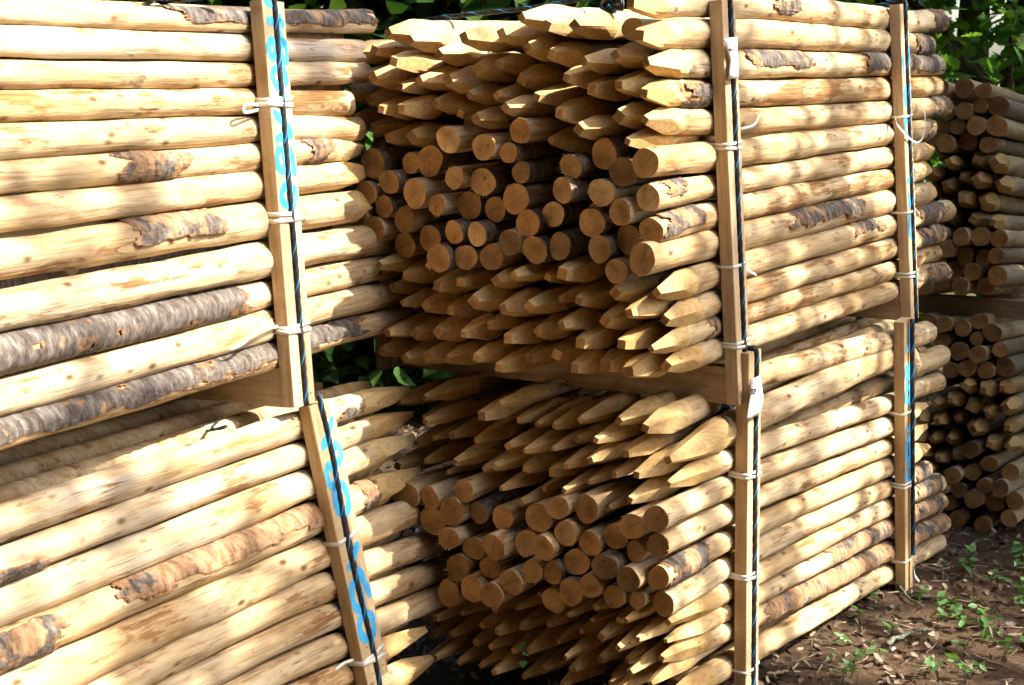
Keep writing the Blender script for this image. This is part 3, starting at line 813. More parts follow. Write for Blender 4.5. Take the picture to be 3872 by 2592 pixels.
RL_R = conv(3440, 1150, 3.136, [(220, 240), (430, 260), (655, 300), (800, 230), (965, 350), (370, 450), (790, 445), (590, 590), (780, 620), (1070, 560), (360, 650), (500, 800), (700, 785), (895, 760), (1090, 765)]) \
  + conv(3440, 1600, 3.136, [(720, 340), (940, 510), (1190, 610), (210, 560), (510, 655), (735, 610), (350, 790), (590, 830), (880, 780), (1070, 800), (765, 925), (970, 960), (1245, 950), (435, 980), (560, 1170), (860, 1230), (1170, 1160), (270, 1060)])
RL_P = conv(3440, 1150, 3.136, [(650, 960), (870, 1030), (1090, 1020), (300, 1210), (490, 1170), (700, 1230), (1130, 1250), (320, 1400), (540, 1380), (910, 1310), (1150, 1490), (740, 1510), (100, 1390)]) \
  + conv(3440, 1600, 3.136, [(245, 210), (420, 220), (90, 210), (940, 280), (1160, 300), (150, 400), (330, 460), (510, 420)])

bulk_aged_shaded = (Geo(), Geo(), Geo())
bulk = (Geo(), Geo(), Geo())          # the posts past the three hundred that show largest
STUFF_IDS = {k + str(i) for k, v in dict(d=(0, 1, 2, 3, 5, 6, 7, 10, 11, 12, 13, 17, 18, 20, 21, 23, 25, 26, 27, 28, 31, 32, 33, 34, 36, 37, 40, 41, 42, 43, 45, 46, 48, 49, 50, 51, 52, 53), b=(2, 12, 23, 34, 66, 70, 73, 74, 76, 77, 79, 81, 82, 85, 89, 90, 91, 93, 96, 99, 100, 101, 103, 113, 116), a=(9, 12, 23, 27, 31, 52, 76, 90, 95, 97, 106), c=(0, 4, 5, 8, 9, 10, 11, 13, 15, 16, 17, 19, 20, 21, 23, 24, 27, 30, 31, 32, 34, 35, 39, 42, 43, 45)).items() for i in v}   # the smallest in view
STUFF_IN = {'LU_in2', 'LL_in7', 'LL_in9', 'LU_in9', 'LL_in8', 'LL_in6', 'LL_in2', 'LL_in5', 'LU_in10', 'LU_in5', 'LL_in1', 'LU_in3', 'LU_in8', 'LL_in3', 'LL_in4', 'LU_in4', 'LU_in0'}
IDLIST = []
def end_face(P, key, sets, other, base_r, length, seed, plen=(.1, .14), ld=None, rowlab=None, roff=(-.03, .09), grey=(0, .4), rscale=1.0):
    """posts whose ends show: unproject measured tips on the pack's end plane, settle overlaps, run back along the pack"""
    q = random.Random(seed)
    n = P.d
    ld = ld or P.d
    items = []
    for kind, pts, label, group, barkp in sets:
        for (u, v) in pts:
            off = q.uniform(-0.045, 0.045) if kind == 'p' else q.uniform(*roff)
            p = hit(u, v, P.endp + n * off, n)
            items.append(dict(p=p, r=base_r * q.uniform(0.86, 1.12) * (rscale if kind == 'r' else 1), k=kind, label=label, group=group, bark=q.random() < barkp, fix=False, uv=(u, v)))
    fixed = [dict(p=pts[0], r=rs[0], fix=True) for pts, rs in other]
    allc = items + fixed
    a1 = P.nh; a2 = Z
    for it in allc:
        # cross-section position at the end plane
        t = (P.endp - it['p']).dot(n)
        c = it['p'] + n * t
        it['c'] = np.array([c.dot(a1), c.dot(a2)]); it['c0'] = it['c'].copy(); it['t'] = -t
    for _ in range(60):
        for i in range(len(allc)):
            for j in range(i + 1, len(allc)):
                A, B = allc[i], allc[j]
                dv = B['c'] - A['c']; dd = float(np.hypot(*dv)); m = (A['r'] + B['r']) * 1.0
                if dd < m:
                    if dd < 1e-5: dv = np.array([0.0, 1e-3]); dd = 1e-3
                    push = dv / dd * (m - dd) * 0.5
                    if not A['fix']: A['c'] = A['c'] - push * (2 if B['fix'] else 1) * 0.6
                    if not B['fix']: B['c'] = B['c'] + push * (2 if A['fix'] else 1) * 0.6
        for it in items: it['c'] += (it['c0'] - it['c']) * 0.16
    for i in range(len(items)):          # last overlaps are taken up by thinner posts
        for j in range(len(allc)):
            if i == j: continue
            A, B = items[i], allc[j]
            dd = float(np.hypot(*(B['c'] - A['c'])))
            if dd < A['r'] + B['r']: A['r'] = max(0.024, A['r'] - (A['r'] + B['r'] - dd) * 0.55)
    # rows counted from the crossbeam, places counted from the long side
    zs_ = [it['c'][1] for it in items]
    for it in items:
        it['row'] = int(round(((it['c'][1] - min(zs_)) if rowlab[2] > 0 else (max(zs_) - it['c'][1])) / 0.066))
    for rw in {it['row'] for it in items}:
        for o_, it in enumerate(sorted((i for i in items if i['row'] == rw), key=lambda i: -i['c'][0])): it['ord'] = o_
    for k, it in enumerate(items):
        c = P.endp + a1 * (it['c'][0] - P.endp.dot(a1)) + a2 * (it['c'][1] - P.endp.dot(a2))
        c = c - n * ((c - P.endp).dot(n))
        s0 = c + n * it['t']
        dirn = (ld + a1 * q.uniform(-.012, .012) + a2 * q.uniform(-.012, .012)).normalized()
        s1 = s0 + dirn * (length + q.uniform(-.05, .06))
        idn = f'{key}{k}'
        IDLIST.append(idn)
        r0 = it['r']
        args = dict(path=[s0, s1], rads=[r0 * q.uniform(.97, 1.03), r0 * q.uniform(.9, 1.0)], lt=it['k'], rt='r' if it['k'] == 'p' else 'p', seed=seed * 1000 + k, plen=q.uniform(*plen))
        if idn in STUFF_IDS:
            post(**args, res=0.4, sink=bulk_aged_shaded if P is RU else bulk); continue
        col = (q.uniform(.72, 1.0) if it['bark'] else q.uniform(0, .2), q.uniform(.1, .8), q.uniform(*grey))
        info = post(**args, color=col, res=0.12, aged_shaded=P is RU)
        kindw = ('barked ' if it['bark'] else '') + ('sharpened' if it['k'] == 'p' else 'square-sawn') + ' fence post'
        tag(info[0], f"{kindw}, {rowlab[0].format(NTH[it['row']])}, {rowlab[1].format(NTH[it['ord']])}", 'fence post', it['group'])
        PID[info[0].name] = idn
    return items
PID = {}
NTH = ['first', 'second', 'third', 'fourth', 'fifth', 'sixth', 'seventh', 'eighth', 'ninth', 'tenth', 'eleventh', 'twelfth', 'thirteenth', 'fourteenth', 'fifteenth',
       'sixteenth', 'seventeenth', 'eighteenth', 'nineteenth', 'twentieth', 'twenty-first', 'twenty-second', 'twenty-third', 'twenty-fourth']
def toward(u, v): return ray(u, v).normalized()
tipmean = sum(((p[0][0] - MU.p).dot(MU.d) for p in SIDE['MU']), 0) / len(SIDE['MU'])
MU.endp = MU.p + MU.d * tipmean
tipmean = sum(((p[0][0] - ML.p).dot(ML.d) for p in SIDE['ML'][1:10]), 0) / 9
ML.endp = ML.p + ML.d * tipmean
RU.endp = RU.p
def lab(kind, where, pk): return f"{kind} {where} in the pack {pk}"
LEN_M = 1.95
itMU = end_face(MU, 'a', [
    ('p', MU_P, 'sharpened fence post in the upper pointed rows of the pack tagged 96', 'upper pointed rows, pack tagged 96', .08),
    ('r', MU_R, 'square-sawn fence post in the middle rows of the pack tagged 96', 'square-sawn rows, pack tagged 96', .6),
    ('p', MU_Q, 'sharpened fence post in the bottom pointed rows of the pack tagged 96', 'bottom pointed rows, pack tagged 96', .05)], SIDE['MU'], 0.0365, LEN_M, 3, (.125, .175), toward(5740, 200), ('{} row above the crossbeam', '{} in from the timber tagged 96', 1), (-.03, .05))
itML = end_face(ML, 'b', [
    ('p', ML_P, 'sharpened fence post in the top pointed rows of the pack tagged 57', 'top pointed rows, pack tagged 57', .05),
    ('r', ML_R, 'square-sawn fence post in the middle rows of the pack tagged 57', 'square-sawn rows, pack tagged 57', .12),
    ('p', ML_Q, 'sharpened fence post in the bottom pointed rows of the pack tagged 57', 'bottom pointed rows, pack tagged 57', .05)], SIDE['ML'], 0.0335, LEN_M, 4, (.17, .23), toward(5650, 300), ('{} row under the crossbeam', '{} in from the timber tagged 57', -1), (-.06, -.005), (0, .4), 1.1)
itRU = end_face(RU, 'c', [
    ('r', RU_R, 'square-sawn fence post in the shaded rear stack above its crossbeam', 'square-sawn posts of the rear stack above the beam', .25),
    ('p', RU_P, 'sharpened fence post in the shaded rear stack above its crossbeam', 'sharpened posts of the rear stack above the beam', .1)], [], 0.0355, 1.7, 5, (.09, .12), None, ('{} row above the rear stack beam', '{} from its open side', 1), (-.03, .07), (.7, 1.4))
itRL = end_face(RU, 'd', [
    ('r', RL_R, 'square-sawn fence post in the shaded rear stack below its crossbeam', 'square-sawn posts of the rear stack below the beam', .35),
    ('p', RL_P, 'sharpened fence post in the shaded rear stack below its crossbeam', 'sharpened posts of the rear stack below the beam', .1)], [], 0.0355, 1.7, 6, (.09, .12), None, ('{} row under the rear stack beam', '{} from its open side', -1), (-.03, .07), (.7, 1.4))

# ---- posts deeper in the packs: second layer behind each long side, then the bulk of the pack
def inner_layers(P, side, key, ncol, label, group, first_own=True, pitch=0.073, rt_of=None, dz0=0.0):
    q = random.Random(hash(key) % 1000 + 5 if False else len(key) * 31 + ord(key[0]) + ord(key[1]))
    ax0 = [(pts[0], pts[-1], rs[2]) for pts, rs in side]
    for col in range(1, ncol + 1):
        for i in range(len(ax0) - 1):
            if col == 1 and False: pass
            w = 0.5 if col % 2 else 0.0
            a = ax0[i][0].lerp(ax0[i + 1][0], w); b = ax0[i][1].lerp(ax0[i + 1][1], w)
            # straighten: same direction as the pack, start and end vary
            shift = -P.nh * (pitch * 0.86 * col) + Z * q.uniform(-.004, .004)
            d = (b - a).normalized()
            m = (a + b) / 2 + shift
            L2 = 0.975 + q.uniform(-.03, .03)
            m = m + d * q.uniform(-.05, .01)
            s0, s1 = m - d * L2, m + d * (L2 - 0.02)
            up, lo = side[i][0], side[i + 1][0]
            rt = rt_of[i] if rt_of else 'r'
            r0 = pitch * 0.47 * q.uniform(.86, 1.0)
            if col == 1 and f'{key}_in{i}' not in STUFF_IN:
                info = post([s0, s1], [r0, r0 * .95], 'p' if rt == 'r' else 'r', rt, 9000 + ord(key[1]) * 40 + i, (0.1 if q.random() < .8 else .8, q.uniform(.2, .7), q.uniform(.1, .5)), res=0.1)
                tag(info[0], label, 'fence post', group)
                PID[info[0].name] = f'{key}_in{i}'
            else:
                post([s0, s1], [r0, r0 * .95], 'p' if rt == 'r' else 'r', rt, 7000 + col * 50 + i, res=0.4, sink=bulk)
inner_layers(LU, SIDE['LU'], 'LU', 12, 'fence post wedged behind the front row of the upper pack with broad blue numbers', 'second row of the upper blue-numbered pack', rt_of=[r[1] for r in LUS])
inner_layers(LL, SIDE['LL'], 'LL', 12, 'fence post wedged behind the front row of the lower pack with broad blue numbers', 'second row of the lower blue-numbered pack', rt_of=[r[1] for r in LLS])

# posts that fill the heart of the middle and rear packs
def fill(P, items, side, seed, nmax, w, z0, z1, rec, length):
    q = random.Random(seed)
    cs = [(it['c'], it['r']) for it in items]
    for pts, rs in side:
        c = pts[0]; cs.append((np.array([c.dot(P.nh), c.dot(Z)]), rs[0]))
    e1 = P.endp.dot(P.nh)
    xs_ = [c[0][0] for c in cs]
    xa, xb = min(xs_) , max(xs_)
    n = 0
    for _ in range(6000):
        c = np.array([q.uniform(xa - w, xb - 0.05), q.uniform(z0, z1)])
        r = q.uniform(.026, .036)
        if not any(abs(o[0][0] - c[0]) < .09 and o[0][1] > c[1] + .04 for o in cs): continue
        if all(np.hypot(*(c - o[0])) > (r + o[1]) * 0.97 for o in cs):
            cs.append((c, r)); n += 1
            p = P.endp + P.nh * (c[0] - e1) + Z * (c[1] - P.endp.z)
            p = p - P.d * ((p - P.endp).dot(P.d)) + P.d * q.uniform(rec, rec + .08)
            post([p, p + P.d * length], [r, r], q.choice('pr'), 'r', seed * 100 + n, res=0.4, sink=bulk_aged_shaded if P is RU else bulk)
            if n >= nmax: break
zz = lambda its: (min(i['c'][1] for i in its), max(i['c'][1] for i in its))
fill(MU, itMU, SIDE['MU'], 31, 60, 0.0, *zz(itMU), 0.12, 1.75)
fill(ML, itML, SIDE['ML'], 32, 60, 0.0, *zz(itML), 0.16, 1.7)
fill(RU, itRU, [], 33, 70, -0.03, *zz(itRU), 0.05, 1.5)
fill(RU, itRL, [], 34, 70, -0.03, *zz(itRL), 0.05, 1.5)
ge = Geo(); fm = []; fs = []
for gi, gq in enumerate(bulk + bulk_aged_shaded):
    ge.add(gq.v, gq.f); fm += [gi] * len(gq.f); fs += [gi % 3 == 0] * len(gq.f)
o = mesh_obj('packed_fence_posts', ge.v, ge.f, MAT['wood'], None, fs, [MAT['point'], MAT['end'], MAT['aged_shaded'], MAT['aged_shaded_point'], MAT['aged_shaded_end']], fm)
o.color = (0.15, 0.5, 0.3, 1)
tag(o, 'remaining fence posts packed inside the stacks', 'fence posts', None, 'stuff')

# ---------------------------------------------------------------- timber frames, straps, ropes, tags
THICK = 0.036
UPR = {}
def upright(P, key, top, bot, width, parent, mat, back=0.038):
    """front upright of a frame; top/bot = image points of the edge between its dark side and its front"""
    pl = P.p + P.nh * (back + THICK)
    a = hit(top[0], top[1], pl, P.n); b = hit(bot[0], bot[1], pl, P.n)
    ax = (a - b).normalized()
    L = (a - b).length
    wdir = (P.h - ax * P.h.dot(ax)).normalized()
    out = wdir.cross(ax).normalized()
    if out.dot(P.nh) < 0: out = -out
    # local: x along the timber (up), y across (along the posts), z outwards
    m = Matrix((ax, wdir, out)).transposed().to_4x4(); m.translation = b
    gw, gd = 0.017, 0.006
    prof = [(0, -THICK), (0, -.002), (.002, 0), (width / 2 - gw / 2, 0), (width / 2 - gw / 2, -gd), (width / 2 + gw / 2, -gd), (width / 2 + gw / 2, 0), (width - .002, 0), (width, -.002), (width, -THICK)]
    nP = len(prof); V, F = [], []
    nx = 10
    for i in range(nx + 1):
        for (y, z) in prof: V.append((L * i / nx, y, z))
    for i in range(nx):
        for k in range(nP):
            k2 = (k + 1) % nP
            F.append((i * nP + k, i * nP + k2, (i + 1) * nP + k2, (i + 1) * nP + k))
    F.append(tuple(range(nP))[::-1]); F.append(tuple(nx * nP + k for k in range(nP)))
    o = mesh_obj('upright', V, F, MAT[mat], parent, False)
    o.matrix_world = m
    UPR[key] = dict(m=m, L=L, w=width, o=o, top=top, bot=bot, P=P, a=a, b=b, ax=ax, wdir=wdir, out=out)
    return UPR[key]
def board(name, p, x, up, L, h, t, mat, parent):
    """a board starting at p, running along x, standing up, thickness t towards up x x"""
    m = frame_matrix(p, x, up)
    v, f = box_geo(0, L, 0, t, 0, h)
    o = mesh_obj(name, v, f, MAT[mat], parent, False)
    o.matrix_world = m
    bv = o.modifiers.new('edge', 'BEVEL'); bv.width = 0.002; bv.segments = 1
    return o
PACKW = 1.10
def frame(P, key, top, bot, width, label, mat, beamh=0.098, beam=True, group='timber pack frames'):
    root = empty('pack_frame')
    U = upright(P, key, top, bot, width, root, mat)
    if beam:
        # bottom beam runs back from the upright, flush with its foot
        p = U['b'] - U['out'] * (THICK + 0.001) + U['wdir'] * 0.004
        dirb = -P.nh
        board('crossbeam', p + U['wdir'] * 0.045, dirb, Z, PACKW, beamh, 0.045, mat, root)
        # rear upright
        pr = p + dirb * (PACKW + 0.001) - Z * 0.002
        board('upright', pr + Z * 0.0, Z, P.nh, U['L'] * .84, THICK, width * .8, mat, root)
    # nails at the foot
    for i, (t, s) in enumerate(((0.02, 0.3), (0.055, 0.33), (0.09, 0.28), (0.025, 0.8))):
        v, f = tube_geo([(t, s * width, -0.0015), (t, s * width, 0.0012)], 0.0022, 8)
        c = mesh_obj('nail', v, f, MAT['nail'], U['o'], False)
    tag(root, label, 'pack frame', group)
    return root
fLU = frame(LU, 'LU', (992, 0), (1115, 1543), 0.095, 'timber frame painted with blue numbers holding the upper pack, three plastic ties', 'timber_dark')
fLL = frame(LL, 'LL', (1171, 1538), (1392, 2592), 0.095, 'leaning timber frame painted with blue numbers holding the lower pack', 'timber', beam=False)
fMU = frame(MU, 'MU', (2730, 0), (2795, 1533), 0.082, 'timber frame with wide crossbeam and the paper tag 96', 'timber_dark')
fMF = frame(MU, 'MF', (3403, 16), (3447, 1217), 0.080, 'timber frame with blue paint and looped plastic tie beside the oak leaves', 'timber_dark')
fML = frame(ML, 'ML', (2832, 1338), (2821, 2640), 0.080, 'pale timber frame carrying the paper tag 57', 'timber', beam=False)
fMG = frame(ML, 'MG', (3420, 1221), (3425, 2258), 0.072, 'pale timber frame with blue paint standing on bare soil', 'timber', beam=False)
bpy.context.view_layer.update()

# rear stack: crossbeam and upright
root = empty('pack_frame')
bpt = hit(3440, 1180, RU.endp + RU.d * 0.16, RU.d)
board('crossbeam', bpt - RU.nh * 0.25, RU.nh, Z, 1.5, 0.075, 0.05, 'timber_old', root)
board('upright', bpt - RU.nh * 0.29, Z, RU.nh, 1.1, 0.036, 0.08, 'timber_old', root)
tag(root, 'shaded timber crossbeam dividing the rear stack', 'pack frame', 'timber pack frames')

def strokes(key, items, sw=0.0112):
    """spray-painted strokes on the front of an upright; a across the face (0..1), v the picture height"""
    U = UPR[key]
    t0, t1 = U['top'][1], U['bot'][1]
    inv = U['m'].inverted()
    pl = U['a']; nn = U['out']
    def along(v):
        u = U['top'][0] + (U['bot'][0] - U['top'][0]) * (v - t0) / (t1 - t0)
        return (inv @ hit(u, v, pl, nn)).x
    W_ = U['w']; gl, gr = W_ / 2 - .0086, W_ / 2 + .0086
    for it in items:
        if it[0] == 'e':
            _, ca, cv, ra, rv = it[:5]
            pts = [(ca + ra * math.cos(t), cv + rv * math.sin(t)) for t in np.linspace(0, 2 * math.pi, 28)]
        else:
            pts = []
            P_ = it[1:]
            for i in range(len(P_) - 1):
                for k in range(8): pts.append((P_[i][0] + (P_[i + 1][0] - P_[i][0]) * k / 8, P_[i][1] + (P_[i + 1][1] - P_[i][1]) * k / 8))
            pts.append(P_[-1])
        pp = [Vector((along(v), a * W_, 0)) for a, v in pts]
        V, F = [], []
        q = random.Random(int(pts[0][1]))
        for i, p in enumerate(pp):
            t = (pp[min(i + 1, len(pp) - 1)] - pp[max(i - 1, 0)]).normalized()
            nrm = Vector((-t.y, t.x, 0))
            w2 = sw * (1 + 0.15 * math.sin(i * 0.9 + pts[0][1]))
            if it[0] != 'e': w2 *= min(1, 0.55 + 0.45 * min(i, len(pp) - 1 - i) / 2)
            for s in (-1, 1):
                y = p + nrm * w2 * s
                yy = min(max(y.y, 0.001), W_ - 0.001)
                V.append((y.x, yy, 0.0006))
        for i in range(len(pp) - 1): F.append((2 * i, 2 * i + 1, 2 * i + 3, 2 * i + 2))
        # the paint skips the groove where the rope lies
        F = [f for f in F if not all(gl < V[i][1] < gr for i in f)]
        if F: mesh_obj('painted_mark', V, F, MAT['paint'], U['o'], False)
strokes('LU', [('l', (.06, -14), (.42, 26)), ('l', (.12, 78), (.42, 77)), ('l', (.62, 80), (.92, 87)), ('l', (.66, 50), (.74, 78)), ('l', (.60, 108), (.88, 170)), ('e', .26, 184, .17, 30), ('e', .80, 192, .16, 36), ('e', .50, 290, .30, 38),
    ('l', (.08, 418), (.45, 462), (.88, 500)), ('l', (.08, 530), (.5, 516), (.92, 512)), ('e', .27, 607, .18, 42), ('l', (.72, 555), (.80, 610), (.86, 672)), ('e', .5, 745, .34, 38)])
strokes('LL', [('l', (.88, 1605), (.5, 1660), (.14, 1708)), ('e', .72, 1742, .18, 30), ('e', .28, 1812, .20, 38), ('e', .52, 1908, .28, 58), ('l', (.86, 2085), (.5, 2130), (.18, 2165)), ('e', .30, 2268, .20, 50), ('l', (.60, 2172), (.78, 2240), (.88, 2300)), ('l', (.45, 2185), (.48, 2250)), ('e', .46, 2392, .32, 48)])
strokes('MF', [('l', (.12, 207), (.2, 295)), ('l', (.85, 175), (.86, 250)), ('e', .5, 365, .34, 34), ('e', .42, 485, .34, 34), ('l', (.05, 686), (.95, 688)), ('l', (.14, 725), (.38, 795)), ('e', .4, 862, .26, 38)])
strokes('MG', [('l', (.7, 1250), (.72, 1312)), ('l', (.12, 1332), (.85, 1318)), ('e', .38, 1420, .24, 28), ('e', .42, 1500, .28, 34), ('l', (.2, 1640), (.75, 1628)), ('e', .45, 1710, .26, 44), ('e', .5, 1800, .32, 34)])

def facepoint(key, v, a, out=0.0):
    U = UPR[key]
    t0, t1 = U['top'][1], U['bot'][1]
    u = U['top'][0] + (U['bot'][0] - U['top'][0]) * (v - t0) / (t1 - t0)
    p = hit(u, v, U['a'], U['out'])
    return p + U['wdir'] * (a * U['w']) + U['out'] * out

def rope_mesh(name, pts, r, label, group='black and blue ropes', cat='rope', turns=26):
    """a twisted rope: dark lay with one blue strand"""
    pts = [Vector(p) for p in pts]
    L = sum((pts[i + 1] - pts[i]).length for i in range(len(pts) - 1))
    nspan = max(2, int(L / 0.012 / max(1, len(pts) - 1)))
    P_ = smoothpath(pts, nspan)
    n = len(P_)
    ge = Geo(); bl = Geo()
    arc = 0
    tw = [0]
    for i in range(1, n): tw.append(tw[-1] + (P_[i] - P_[i - 1]).length)
    fr = []
    prev = None
    for i in range(n):
        t = (P_[min(i + 1, n - 1)] - P_[max(i - 1, 0)]).normalized()
        a = prev if prev is not None else (Vector((0, 0, 1)) if abs(t.z) < .9 else Vector((1, 0, 0)))
        b = t.cross(a).normalized(); a = b.cross(t).normalized(); prev = a
        fr.append((a, b))
    for s in range(3):
        path = []
        for i in range(n):
            th = tw[i] * turns + s * 2 * math.pi / 3
            a, b = fr[i]
            path.append(P_[i] + (a * math.cos(th) + b * math.sin(th)) * r * 0.5)
        v, f = tube_geo(path, r * 0.62, 6)
        ge.add(v, f)
    path = []
    for i in range(n):
        th = tw[i] * turns + math.pi / 3
        a, b = fr[i]
        path.append(P_[i] + (a * math.cos(th) + b * math.sin(th)) * r * 0.86)
    v, f = tube_geo(path, r * 0.30, 5)
    o = mesh_obj(name, ge.v, ge.f, MAT['rope'])
    mesh_obj('blue_strand', v, f, MAT['strand'], o)
    tag(o, label, cat, group)
    return o
for key, vs_, lab_ in (('LU', (-60, 1545), 'rope down the upper timber with broad blue numbers'), ('LL', (1520, 2640), 'rope down the leaning timber with broad blue numbers'),
                 ('MU', (-60, 1525), 'rope down the upper timber with the paper tag 96'), ('MF', (12, 1215), 'rope down the timber with the looped plastic tie'),
                 ('ML', (1345, 2640), 'rope down the lower timber with the paper tag 57'), ('MG', (1222, 2120), 'rope down the pale timber standing on bare soil')):
    v0, v1 = vs_
    q = random.Random(v1)
    pts = []
    k = 9
    for i in range(k + 1):
        v = v0 + (v1 - v0) * i / k
        a = 0.5 + q.uniform(-.015, .015)
        if key == 'LL': a = 0.42 + 0.06 * math.sin(i) 
        if key == 'MG': a = 0.80
        pts.append(facepoint(key, v, a, 0.0035 if key != 'MG' else 0.007))
    U = UPR[key]
    top = facepoint(key, v0, 0.5, 0.0)
    if key in ('MF', 'ML', 'LL'):
        pts = [pts[0] - U['out'] * 0.06 + U['ax'] * 0.010, pts[0] - U['out'] * 0.02 + U['ax'] * 0.013] + pts
    rope_mesh('rope', pts, 0.0068, 'black rope with a blue strand, ' + lab_.replace('rope ', 'running ', 1) if False else 'black ' + lab_, turns=70)
# ropes across the tops of the upper packs
aM = facepoint('MU', -60, .5, 0); 
def over(key, v, length, sag, lab_, z=0.0):
    U = UPR[key]
    a = facepoint(key, v, .5, 0.0) + Z * z
    b = a - U['P'].nh * length + Z * sag
    m = (a + b) / 2 - Z * 0.03
    rope_mesh('rope', [a, m, b], 0.0065, lab_, turns=70)
over('MF', 10, 1.1, -0.03, 'thin black rope stretched across the pack top below the bright sky')
p0 = hit(1560, 90, MU.endp + MU.d * 0.25, MU.d); p1 = hit(2010, 30, MU.endp + MU.d * 0.25, MU.d); p2 = hit(2330, -30, MU.endp + MU.d * 0.25, MU.d)
rope_mesh('rope', [p0 - (p1 - p0) * .3 - Z * .08, p0, p1, p2], 0.0065, 'black rope lying over the top pointed posts of the pack tagged 96', turns=70)

def knot(center, size, seed, label, ext, n=14):
    q = random.Random(seed)
    pts = []
    for i in range(n):
        pts.append(center + Vector((q.uniform(-1, 1) * ext.x, q.uniform(-1, 1) * ext.y, q.uniform(-1, 1) * ext.z)))
    return rope_mesh('rope_knot', pts, size, label, 'rope knots', 'rope', turns=60)
knot(hit(2318, 12, MU.endp + MU.d * 0.16, MU.d), 0.006, 3, 'tangled black rope knot on top of the pack tagged 96', Vector((.028, .03, .022)))
knot(hit(2745, 1560, ML.p - ML.n * 0.02, ML.n), 0.0055, 5, 'tangled black and blue rope under the crossbeam corner', Vector((.026, .03, .018)))
knot(hit(690, 4, LU.p - LU.n * 0.05, LU.n) + Z * 0.012, 0.007, 8, 'loose black and blue rope coil on top of the barked post', Vector((.11, .06, .014)), 9)
knot(hit(790, 1602, LU.p - LU.n * 0.10, LU.n), 0.0035, 9, 'short dark rope loop between the two blue-numbered packs', Vector((.06, .05, .022)), 5)

def strap(key, v, slope, label, double=False, tail=None):
    """a plastic tie round an upright"""
    U = UPR[key]; W_ = U['w']
    ge = Geo()
    inv = U['m'].inverted()
    x = (inv @ facepoint(key, v, 0.0)).x
    hw = 0.0056 if key[0] == 'L' else 0.0042
    for rep in range(2 if double else 1):
        dx = rep * -0.013
        e = 0.0022 + rep * .0004
        rg_ = [(-e, -THICK - .02), (-e, -THICK * .5), (-e, e), (W_ * .25, e + .0005), (W_ * .5, e + .006), (W_ * .75, e + .0005), (W_ + e, e), (W_ + e, -THICK * .5), (W_ + e, -THICK - .02)]
        V, F = [], []
        for i, (y, z) in enumerate(rg_):
            sx = x + dx + slope * (y / W_ - .5) * (1 - 1.6 * rep)
            if z < -THICK * .7: sx += 0.004
            V += [(sx - hw, y, z), (sx + hw, y, z)]
        for i in range(len(rg_) - 1): F.append((2 * i, 2 * i + 1, 2 * i + 3, 2 * i + 2))
        ge.add(V, F)
    o = mesh_obj('plastic_tie', ge.v, ge.f, MAT['strap'], None, True)
    o.matrix_world = U['m']
    so = o.modifiers.new('thickness', 'SOLIDIFY'); so.thickness = 0.0009
    tag(o, label, 'plastic tie', 'white plastic ties on the uprights')
    if tail:
        pts = smoothpath([hit(u_, v_, U['a'] + U['out'] * d_, U['out']) for u_, v_, d_ in tail], 10)
        V, F = [], []
        side = U['ax']
        for i, p in enumerate(pts):
            t = (pts[min(i + 1, len(pts) - 1)] - pts[max(i - 1, 0)]).normalized()
            s = U['out'].cross(t).normalized() * 0.004 * (1 if i < len(pts) - 2 else .6)
            V += [tuple(inv @ (p - s)), tuple(inv @ (p + s))]
        for i in range(len(pts) - 1): F.append((2 * i, 2 * i + 1, 2 * i + 3, 2 * i + 2))
        c = mesh_obj('loose_tail', V, F, MAT['strap'], o, True)
        s2 = c.modifiers.new('thickness', 'SOLIDIFY'); s2.thickness = 0.0008
    return o
strap('LU', 375, .004, 'white plastic tie, topmost on the upper blue-numbered timber', True, [(985, 400, -.035), (935, 395, -.01), (925, 425, -.01), (985, 415, -.035)])
strap('LU', 815, -.004, 'white plastic tie, middle one on the upper blue-numbered timber', True)
strap('LU', 1240, .006, 'white plastic tie, lowest on the upper blue-numbered timber', True, [(1055, 1235, -.03), (980, 1250, -.005), (920, 1300, -.005), (870, 1325, -.02)])
o = strap('LL', 2050, .012, 'white plastic tie, higher one on the leaning blue-numbered timber')
strap('LL', 2500, .012, 'white plastic tie, lower one on the leaning blue-numbered timber', True, [(1340, 2495, -.03), (1300, 2510, 0), (1268, 2535, 0)])
strap('MU', 545, .003, 'white plastic tie, topmost on the timber tagged 96', True, [(2800, 490, -.02), (2850, 475, 0), (2872, 440, 0), (2874, 420, 0)])
strap('MU', 1008, .006, 'white plastic tie, middle one on the timber tagged 96', False, [(2800, 1005, -.01), (2830, 1025, 0), (2862, 1042, 0)])
strap('MU', 1300, .005, 'white plastic tie, lowest on the timber tagged 96', True)
strap('MF', 442, .002, 'white plastic tie with a big loop on the timber beside oak leaves', False, [(3386, 440, -.03), (3395, 475, 0), (3440, 525, .01), (3470, 540, .01), (3490, 520, .0), (3499, 470, 0), (3495, 420, 0), (3482, 375, -.03)])
strap('MF', 805, .003, 'white plastic tie below the looped one on the timber beside oak leaves')
strap('MF', 1036, .002, 'white doubled plastic tie near the foot of the timber beside oak leaves', True)
strap('ML', 1795, .005, 'white plastic tie, topmost on the pale timber tagged 57', True)
strap('ML', 2180, .005, 'white plastic tie, middle one on the pale timber tagged 57', True)
strap('ML', 2545, .005, 'white plastic tie, lowest on the pale timber tagged 57')
strap('MG', 1568, .003, 'white plastic tie, topmost on the pale timber standing on bare soil')
strap('MG', 1835, .002, 'pale plastic tie below the blue paint on the timber on bare soil', True)
strap('MG', 2128, .003, 'white plastic tie near the foot of the timber on bare soil', False, [(3455, 2130, -.02), (3462, 2180, .0), (3490, 2215, .0), (3512, 2240, .0)])

